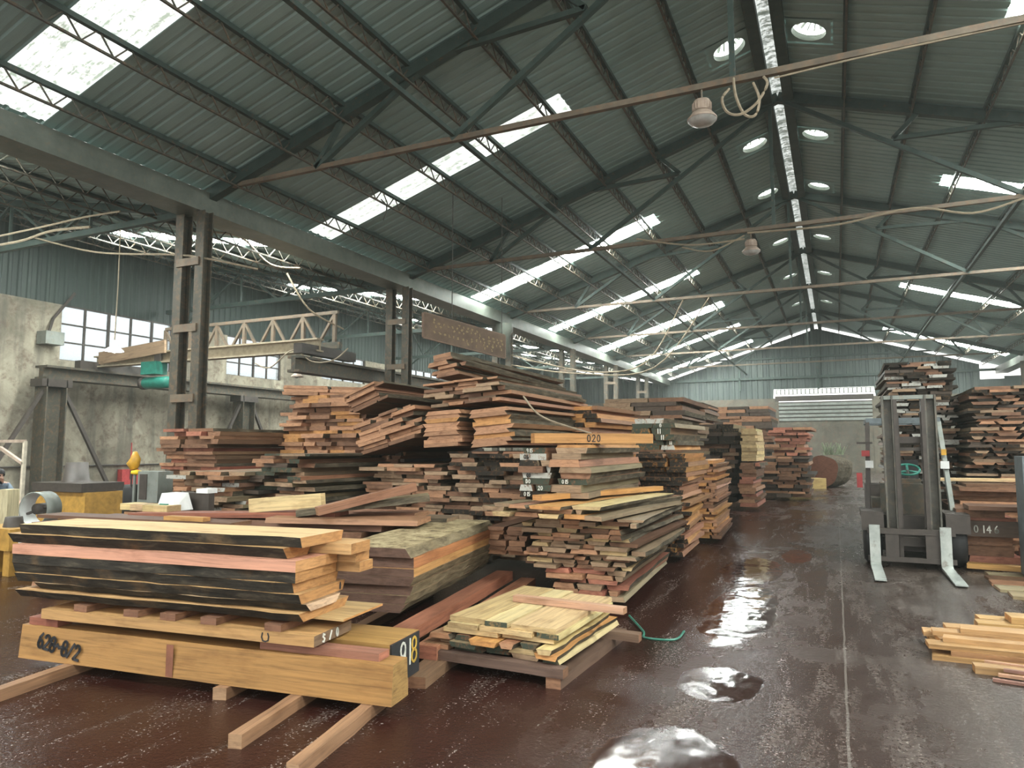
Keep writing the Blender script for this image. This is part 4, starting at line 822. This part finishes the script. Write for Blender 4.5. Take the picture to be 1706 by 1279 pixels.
# ---------------------------------------------------------------- left aisle: crane, runway, hoist
tag(MB().box((-19.15, 11.4, 3.3), (-18.65, 47, 3.36)).box((-18.98, 11.4, 3.36), (-18.82, 47, 3.6)).box((-19.15, 11.4, 3.6), (-18.65, 47, 3.66)).build('crane_runway_beam', M['rusty']), 'long crane runway beam along the left wall', 'runway beam', 'crane runway beams')
tag(MB().box((-11.35, 12.3, 3.22), (-11.0, 47, 3.28)).box((-11.24, 12.3, 3.28), (-11.12, 47, 3.54)).box((-11.35, 12.3, 3.54), (-11.0, 47, 3.6)).build('crane_runway_beam', M['rusty']), 'crane runway beam along the row of twin columns', 'runway beam', 'crane runway beams')
for i, y in enumerate((11.7, 18.4, 25, 31.6)):
    e = empty('runway_column', (-18.9, y, 0), 'brown braced column under the wall runway beam, %s from the camera' % vl[i], 'column', 'runway columns along the left wall')
    b = MB(); ibeam(b, 0, 0, 0, 3.3, .5, .55, .03); b.build('post', M['rusty'], e); MB().box((-.25, -.4, 3.1), (.25, .4, 3.3)).build('bracket', M['oily'], e)
    for s in (-1, 1): MB().bar((.1, s * .28, 3.0), (.1, s * 1.9, .02), .09, .09).build('brace', M['oily'], e)
cr_ = empty('overhead_crane', (-11, 13, 3.6), 'rusty overhead crane with lattice girder spanning the left aisle', 'crane')
CX = lambda X: X + 11
mb = MB(); mb.box((CX(-19.0), -.12, .16), (CX(-11.0), .12, .20)); mb.box((CX(-19.0), -.02, .20), (CX(-11), .02, .44)); mb.box((CX(-19.0), -.12, .44), (CX(-11), .12, .48)); mb.build('main_girder', plain('dusty_girder', (.30, .25, .17), .7), cr_)
MB().bar((CX(-19.0), .75, .42), (CX(-11), .75, .42), .12, .16).build('rear_girder', M['rusty'], cr_)
MB().bar((CX(-17.2), .75, 1.25), (CX(-11.1), .75, 1.25), .07, .08).build('top_chord', M['tie'], cr_)
for i in range(7):
    x = CX(-17.2 + i * 1.0); MB().bar((x, .75, .48), (x, .75, 1.22), .09, .07).build('post', M['tie'], cr_)
    if i < 6: MB().bar((x, .75, 1.22), (x + .5, .75, .48), .06, .06).build('brace', M['tie'], cr_); MB().bar((x + .5, .75, .48), (x + 1, .75, 1.22), .06, .06).build('brace', M['tie'], cr_)
for X_ in (-18.95, -11.15): MB().box((CX(X_) - .12, -.6, .07), (CX(X_) + .12, 1.4, .30)).build('end_carriage', M['oily'], cr_)
MB().box((CX(-16.6), .15, .485), (CX(-12), .6, .53)).build('walkway', plain('walkway_boards', (.2, .15, .1)), cr_)
pt = board('crane_plank', T3(tuple(at(166, 607, 12.7))) @ RZ(0) @ RY(-4), 2.6, .05, .34, 'grey', 'broad weathered board leaning on the crane girder', 'plank', None, seed=150)
hp = at(262, 625, 12.9)
ho = empty('electric_hoist', tuple(hp), 'green electric chain hoist slung under the crane girder', 'hoist')
MB().box((-.42, -.18, .02), (.15, .18, .36)).build('control_box', M['teal'], ho); MB().lathe([(.001, -.5), (.14, -.5), (.16, -.45), (.16, .35), (.12, .42), (.001, .42)], 20, M=T3((.05, 0, -.20)) @ RY(90)).build('drum', M['teal'], ho, True)
MB().lathe([(.001, -.1), (.17, -.1), (.17, .02), (.001, .02)], 16, M=T3((-.45, 0, -.2)) @ RY(90)).build('motor', M['oily'], ho, True); MB().bar((0, 0, .36), (0, 0, .62), .2, .08).build('trolley', M['oily'], ho)
sb = at(61, 560, 15.0)
e = empty('floodlight', (-19.39, 11.9, 4.55), 'grey box floodlight on a bracket on the left wall', 'floodlight'); MB().box((-.2, -.25, -.25), (.2, .25, .1)).build('housing', M['grey'], e); MB().tube([(-.1, 0, .1), (-.1, .1, .5), (.0, .6, 1.3)], .04).build('bracket', M['oily'], e)
# red box on the wall
e = empty('red_box', (XW + .01, 14.5, .45), 'small red metal box fixed low on the left wall', 'box'); MB().box((0, -.28, -.05), (.2, .28, .40)).build('body', M['red'], e); MB().box((.2, -.02, .1), (.215, .06, .36)).build('lock', M['blackink'], e)
MB().tube([(.05, .1, .4), (.05, .1, 1.2)], .02).build('conduit', M['red'], e)
tag(MB().tube([(XW + .05, 9, 1.0), (XW + .05, 16, .98), (XW + .05, 19, 1.5)], .025).build('wall_pipe', M['oily']), 'thin dark pipe running along the left wall', 'pipe')
# downpipe head by third column
e = empty('rain_hopper', (-10.19, 21.44, 4.62), 'grey rainwater hopper on the third column', 'hopper'); MB().lathe([(.30, 1.1), (.30, .85), (.19, .7), (.19, .05), (.001, .05)], 18).build('funnel', M['gutter'], e, True)
# ---------------------------------------------------------------- machines at the left edge
e = empty('bandsaw_bed', (-14.1, 9.3, 0), 'yellow sawmill machine bed against the left wall', 'machine')
MB().box((-.75, -.3, 0), (.8, .5, .62)).build('body', M['yellow'], e); MB().box((-.8, -.35, .63), (.75, .55, .80)).build('top_cover', M['oily'], e); MB().lathe([(.001, .35), (.2, .35), (.24, .0), (.3, -.05)], 18, M=T3((-.1, .1, .85))).build('motor_cover', M['oily'], e, True)
e = empty('saw_wheel', (-10.75, 6.6, .60), 'big white-rimmed saw wheel standing behind the boards', 'wheel', rz=R(14))
Mw = RX(90); MB().lathe([(.235, -.13), (.25, -.13), (.25, .13), (.235, .13), (.235, -.13)], 36, M=Mw).build('rim', M['grey'], e, True); MB().lathe([(.234, -.13), (.234, .13)], 36, M=Mw).build('inner_band', M['white'], e, True)
MB().lathe([(.001, .08), (.08, .08), (.08, -.08), (.001, -.08)], 16, M=Mw).build('hub', M['oily'], e, True)
for a in (20, 200): MB().bar((.07 * math.cos(R(a)), 0, .07 * math.sin(R(a))), (.235 * math.cos(R(a)), 0, .235 * math.sin(R(a))), .05, .03).build('spoke', M['oily'], e)
MB().box((-.2, -.15, -.60), (.2, .15, -.25)).build('stand', M['oily'], e)
p = at(20, 870, 6.0); board('pale_post', T3((p.x - .0, p.y, 0)) @ RY(-90) @ RX(8), .92, .17, .17, 'pale', 'short upright pale timber post at the left edge', 'post', None, seed=160, tint=(.62, .56, .36), etint=(.6, .5, .3))
e = empty('pipe_frame', (-13.9, 8.0, 0), 'thin cream pipe frame standing at the left edge', 'frame')
for q in (((.30, 0, 0), (.30, 0, 1.62)), ((-1.2, 0, 1.62), (.30, 0, 1.62)), ((-.45, 0, 1.5), (.30, 0, 1.2)), ((.12, .1, 0), (.12, .1, 1.2)), ((-1.2, 0, 0), (-1.2, 0, 1.62))): MB().bar(q[0], q[1], .055, .055).build('bar', plain('cream_paint', (.5, .45, .35)) if q[0][0] == .30 and q[1][2] > 1.6 and q[0][2] == 0 else M['pend'], e)
e = empty('yellow_machine', (-9.05, 5.25, 0), 'small yellow machine cut by the left edge behind the pile', 'machine'); MB().box((-.5, -.2, .3), (.28, .3, .55)).build('body', M['yellow'], e); MB().box((-.4, -.15, 0), (-.2, .2, .3)).build('leg', M['yellow'], e); MB().box((.1, -.15, 0), (.22, .2, .3)).build('leg', M['yellow'], e); MB().lathe([(.001, .12), (.09, .12), (.11, 0)], 16, M=T3((.0, 0, .55))).build('cap', M['oily'], e, True); MB().box((.285, -.1, .36), (.42, .1, .46)).build('switch_box', M['white'], e)
for i, (x, z, l_) in enumerate(((-9.6, 0, 2.2), (-9.4, .045, 2.0), (-9.5, .09, 1.9))): pass
e = empty('tool_cabinet', (-9.0, 7.0, 0), 'small grey-green cabinet before the red-topped stack', 'cabinet'); MB().box((-.2, 0, .72), (.22, .25, 1.16)).build('body', M['grey'], e); MB().box((-.15, -.012, .76), (.0, -.001, 1.12)).build('door', M['oily'], e); MB().box((-.26, -.02, .0), (.28, .3, .715)).build('base', M['oily'], e)
e = empty('chain_block', (-9.42, 7.1, 0), 'orange-yellow chain block hanging on a stand at left', 'hoist')
mb = MB(); mb.tube([(0, 0, 1.18), (-.03, 0, 1.26), (.02, 0, 1.34), (0, 0, 1.44)], [.05, .09, .07, .03], 10); mb.build('body', M['orange'], e, True); MB().lathe([(.001, .06), (.07, .04), (.075, 0), (.001, -.02)], 14, M=T3((.05, 0, 1.12))).build('cap', plain('bright_yellow', (.8, .55, .02)), e, True); MB().tube([(.02, 0, .0), (.02, 0, 1.12)], .025).build('stand', M['grey'], e); MB().tube([(-.06, 0, .5), (-.05, 0, 1.15)], .012).build('chain', M['oily'], e)
MB().lathe([(.001, .55), (.14, .55), (.16, .5), (.16, 0), (.001, 0)], 18, M=T3((-.12, .12, .4))).build('bucket', M['black'], e, True); MB().lathe([(.001, .4), (.16, .4), (.16, 0), (.001, 0)], 18, M=T3((-.12, .12, 0))).build('drum_base', M['oily'], e, True)
e = empty('control_unit', (-6.82, 5.65, .0), 'white and blue machine housing beside the pale blocks', 'machine')
mb = MB(); mb.add([(-.13, -.12, .80), (.14, -.12, .80), (.14, .15, .80), (-.13, .15, .80), (-.17, -.02, .985), (.06, -.06, .985), (.09, .12, .99), (-.14, .14, .99)], [(3, 2, 1, 0), (4, 5, 6, 7), (0, 1, 5, 4), (1, 2, 6, 5), (2, 3, 7, 6), (3, 0, 4, 7)]); mb.build('housing', M['white'], e)
MB().box((-.06, -.135, .81), (.07, -.121, .88)).build('panel', M['teal'], e); MB().box((-.15, -.1, 0), (.15, .1, .80)).build('pedestal', M['oily'], e); MB().box((.12, .2, .98), (.30, .34, 1.03)).build('side_tray', M['white'], e); MB().box((-.12, .22, 0), (.3, .3, .98)).build('side_post', M['oily'], e)
# ---------------------------------------------------------------- person at the left edge
def person():
    bx, by = at(-2, 805, 6.9).x, 6.9
    pts = {'pelvis': (-.35, .1, .50), 'waist': (-.28, .08, .66), 'chest': (-.14, .04, .84), 'neck': (-.02, .0, .93), 'head': (.03, -.03, 1.04), 'top': (.03, -.04, 1.11),
           'sl': (-.10, -.17, .88), 'el': (.04, -.24, .70), 'wl': (.22, -.2, .62), 'hl': (.28, -.18, .6), 'sr': (-.12, .2, .88), 'er': (.02, .26, .68), 'wr': (.2, .2, .62), 'hr': (.26, .18, .6),
           'hpl': (-.33, -.08, .48), 'kl': (-.0, -.14, .50), 'al': (-.06, -.14, .09), 'fl': (.09, -.15, .05), 'hpr': (-.33, .25, .48), 'kr': (.0, .27, .5), 'ar': (-.06, .26, .09), 'fr': (.09, .27, .05)}
    rad = dict(pelvis=.14, waist=.13, chest=.15, neck=.055, head=.085, top=.06, sl=.065, el=.045, wl=.032, hl=.03, sr=.065, er=.045, wr=.032, hr=.03, hpl=.09, kl=.065, al=.042, fl=.04, hpr=.09, kr=.065, ar=.042, fr=.04)
    ed = [('pelvis', 'waist'), ('waist', 'chest'), ('chest', 'neck'), ('neck', 'head'), ('head', 'top'), ('chest', 'sl'), ('sl', 'el'), ('el', 'wl'), ('wl', 'hl'), ('chest', 'sr'), ('sr', 'er'), ('er', 'wr'), ('wr', 'hr'), ('pelvis', 'hpl'), ('hpl', 'kl'), ('kl', 'al'), ('al', 'fl'), ('pelvis', 'hpr'), ('hpr', 'kr'), ('kr', 'ar'), ('ar', 'fr')]
    ks = list(pts); V = [pts[k_] for k_ in ks]; E_ = [(ks.index(a), ks.index(b)) for a, b in ed]; RD = [rad[k_] for k_ in ks]
    for s, h in ((-1, 'hl'), (1, 'hr')):       # fingers and thumb
        p = Vector(pts[h])
        for j in range(5):
            t_ = j == 4; a = p + (Vector((.0, s * -.03, .0)) if t_ else Vector((.02, (j - 1.5) * .018, 0))); b = a + (Vector((.03, s * -.03, -.01)) if t_ else Vector((.03, (j - 1.5) * .004, -.01))); c = b + Vector((.02, 0, -.025))
            i0 = len(V); V += [tuple(a), tuple(b), tuple(c)]; E_ += [(ks.index(h), i0), (i0, i0 + 1), (i0 + 1, i0 + 2)]; RD += [.010, .009, .007]
    me = bpy.data.meshes.new('person'); me.from_pydata(V, E_, []); o = bpy.data.objects.new('person', me); C.objects.link(o)
    m = o.modifiers.new('skin', 'SKIN'); sub = o.modifiers.new('sub', 'SUBSURF'); sub.levels = sub.render_levels = 2
    for i, r in enumerate(RD): me.skin_vertices[0].data[i].radius = (r, r)
    me.skin_vertices[0].data[0].use_root = True
    dg = bpy.context.evaluated_depsgraph_get(); m2 = bpy.data.meshes.new_from_object(o.evaluated_get(dg)); o.modifiers.clear(); o.data = m2
    for mm in (M['skin'], M['shirt'], M['trousers']): m2.materials.append(mm)
    for p in m2.polygons:
        c = p.center; p.material_index = 0 if c.z > .925 or (c.x > .1 and .5 < c.z < .8 and abs(c.y - .04) > .1) else (2 if c.z < .58 else 1)
        p.use_smooth = True
    o.location = (bx, by, 0)
    tag(o, 'person with dark hair and grey-blue shirt bending over at the left edge', 'person')
    hr = MB(); hr.lathe([(.098, 0), (.104, .04), (.085, .085), (.045, .115), (.001, .122)], 20, M=T3((.015, -.03, 1.05)) @ RY(-18)); hr.build('hair', M['hair'], o, True)
    st = MB(); st.box((-.5, -.15, 0), (-.15, .35, .36)); s_ = st.build('stool', M['oily'], None); s_.location = (bx, by, 0); tag(s_, 'low dark box the person at the left edge sits on', 'stool')
    for s in (-1, 1):
        MB().lathe([(.001, .0), (.012, .004), (.015, .012)], 8, M=T3((.112, -.03 + s * .03, 1.05)) @ RY(90)).build('eye', M['hair'], o)
person()
# ---------------------------------------------------------------- cables, ropes, hose
def cable(pts, r, mat, label, cat='cable', group='cables strung under the roof', name='cable', n=5):
    P = [Vector(p) for p in pts]; Q = []
    for i in range(len(P) - 1):
        p0, p1, p2, p3 = P[max(0, i - 1)], P[i], P[i + 1], P[min(len(P) - 1, i + 2)]
        for k_ in range(6):
            t = k_ / 6; Q.append(.5 * ((2 * p1) + (p2 - p0) * t + (2 * p0 - 5 * p1 + 4 * p2 - p3) * t * t + (3 * p1 - p0 - 3 * p2 + p3) * t ** 3))
    Q.append(P[-1]); return tag(MB().tube(Q, r, n).build(name, mat), label, cat, group)
cable([at(1215, 148, 8.9), at(1203, 165, 8.85), at(1212, 187, 8.85), at(1235, 190, 8.85), at(1262, 170, 8.85), at(1278, 140, 8.88), at(1272, 128, 8.9)], .018, M['rope'], 'loop of coiled cable hanging at the nearest king post')
cable([at(1222, 130, 8.9), at(1226, 160, 8.86), at(1240, 190, 8.86), at(1258, 192, 8.86), at(1265, 165, 8.86), at(1255, 138, 8.9)], .018, M['rope'], 'second loop of cable bundle beside the nearest king post')
cable([at(1290, 130, 8.9), at(1450, 92, 8.95), at(1706, 38, 9.0)], .012, M['rope'], 'thin rod slanting just under the nearest tie bar')
cable([at(1060, 398, 15.3), at(1150, 408, 15.3), at(1240, 398, 15.35)], .02, M['rope'], 'cable sagging left of the second tie bar lamp')
cable([at(1136, 412, 15.3), at(1185, 418, 15.3), at(1240, 392, 15.35)], .016, M['rope'], 'lower cable sagging left of the second tie bar lamp')
cable([at(1245, 388, 15.3), at(1390, 375, 15.3), at(1520, 347, 15.3), at(1620, 355, 15.3), at(1706, 330, 15.3)], .022, M['rope'], 'cable drooping along the right of the second tie bar')
cable([at(0, 393, 8.2), at(70, 378, 8.3), at(140, 362, 8.5), at(200, 352, 8.6)], .02, M['rope'], 'upper rope crossing the left aisle')
cable([at(0, 408, 8.2), at(40, 400, 8.3), at(85, 385, 8.4), at(150, 378, 8.6)], .026, M['rope'], 'thick rope sagging at the left edge')
cable([at(58, 396, 8.9), at(160, 420, 8.9), at(285, 424, 8.8), at(340, 430, 8.8), at(430, 448, 9.4)], .018, M['rope'], 'long rope sagging behind the near column')
cable([at(330, 385, 10.5), at(400, 395, 11.5), at(450, 440, 12), at(500, 447, 12.2)], .026, M['rope'], 'rope curling beside the aisle skylight')
cable([at(425, 605, 12.4), at(450, 612, 12.4), at(488, 583, 12.5), at(520, 602, 12.5), at(555, 600, 12.5), at(580, 580, 12.6)], .016, M['rope'], 'looped cable hanging under the crane girder')
cable([at(478, 455, 12.6), at(515, 515, 13), at(572, 548, 14)], .022, M['rope'], 'stay cable slanting down to the crane girder')
cable([(-10.1, 21.85, 4.35), at(960, 622, 21.8), at(1090, 612, 21.8), (-3.4, 21.96, 6.14)], .022, M['rope'], 'drooping cable beyond the high pile')
cable([(-10.1, 21.85, 4.7), at(905, 605, 21.8), at(1000, 620, 21.8), at(1080, 600, 21.9), (-4.2, 21.96, 6.14)], .022, M['rope'], 'long drooping cable toward the far trusses')
cable([at(536, 268, 9), at(545, 278, 9), at(560, 283, 9)], .014, M['cabledark'], 'short dark pipe stub at the first truss node')
cable([(-8.33, 11.6, 6.6), (-8.2, 11.62, 6.42), (-8.27, 11.6, 6.15)], .014, M['cabledark'], 'short dark cable hanging across the second skylight')
cable([(-1.72, 6.2, .02), (-1.48, 5.75, .015), (-1.42, 5.58, .012), (-1.2, 5.62, .012), (-1.18, 5.9, .012)], .01, M['hosegreen'], 'thin green hose loop lying on the wet floor', 'hose', None, 'hose')
cable([at(872, 660, 7.95), at(905, 695, 7.9), at(985, 722, 8.4)], .012, M['rope'], 'strap wound over the high pile', 'strap', None, 'strap')
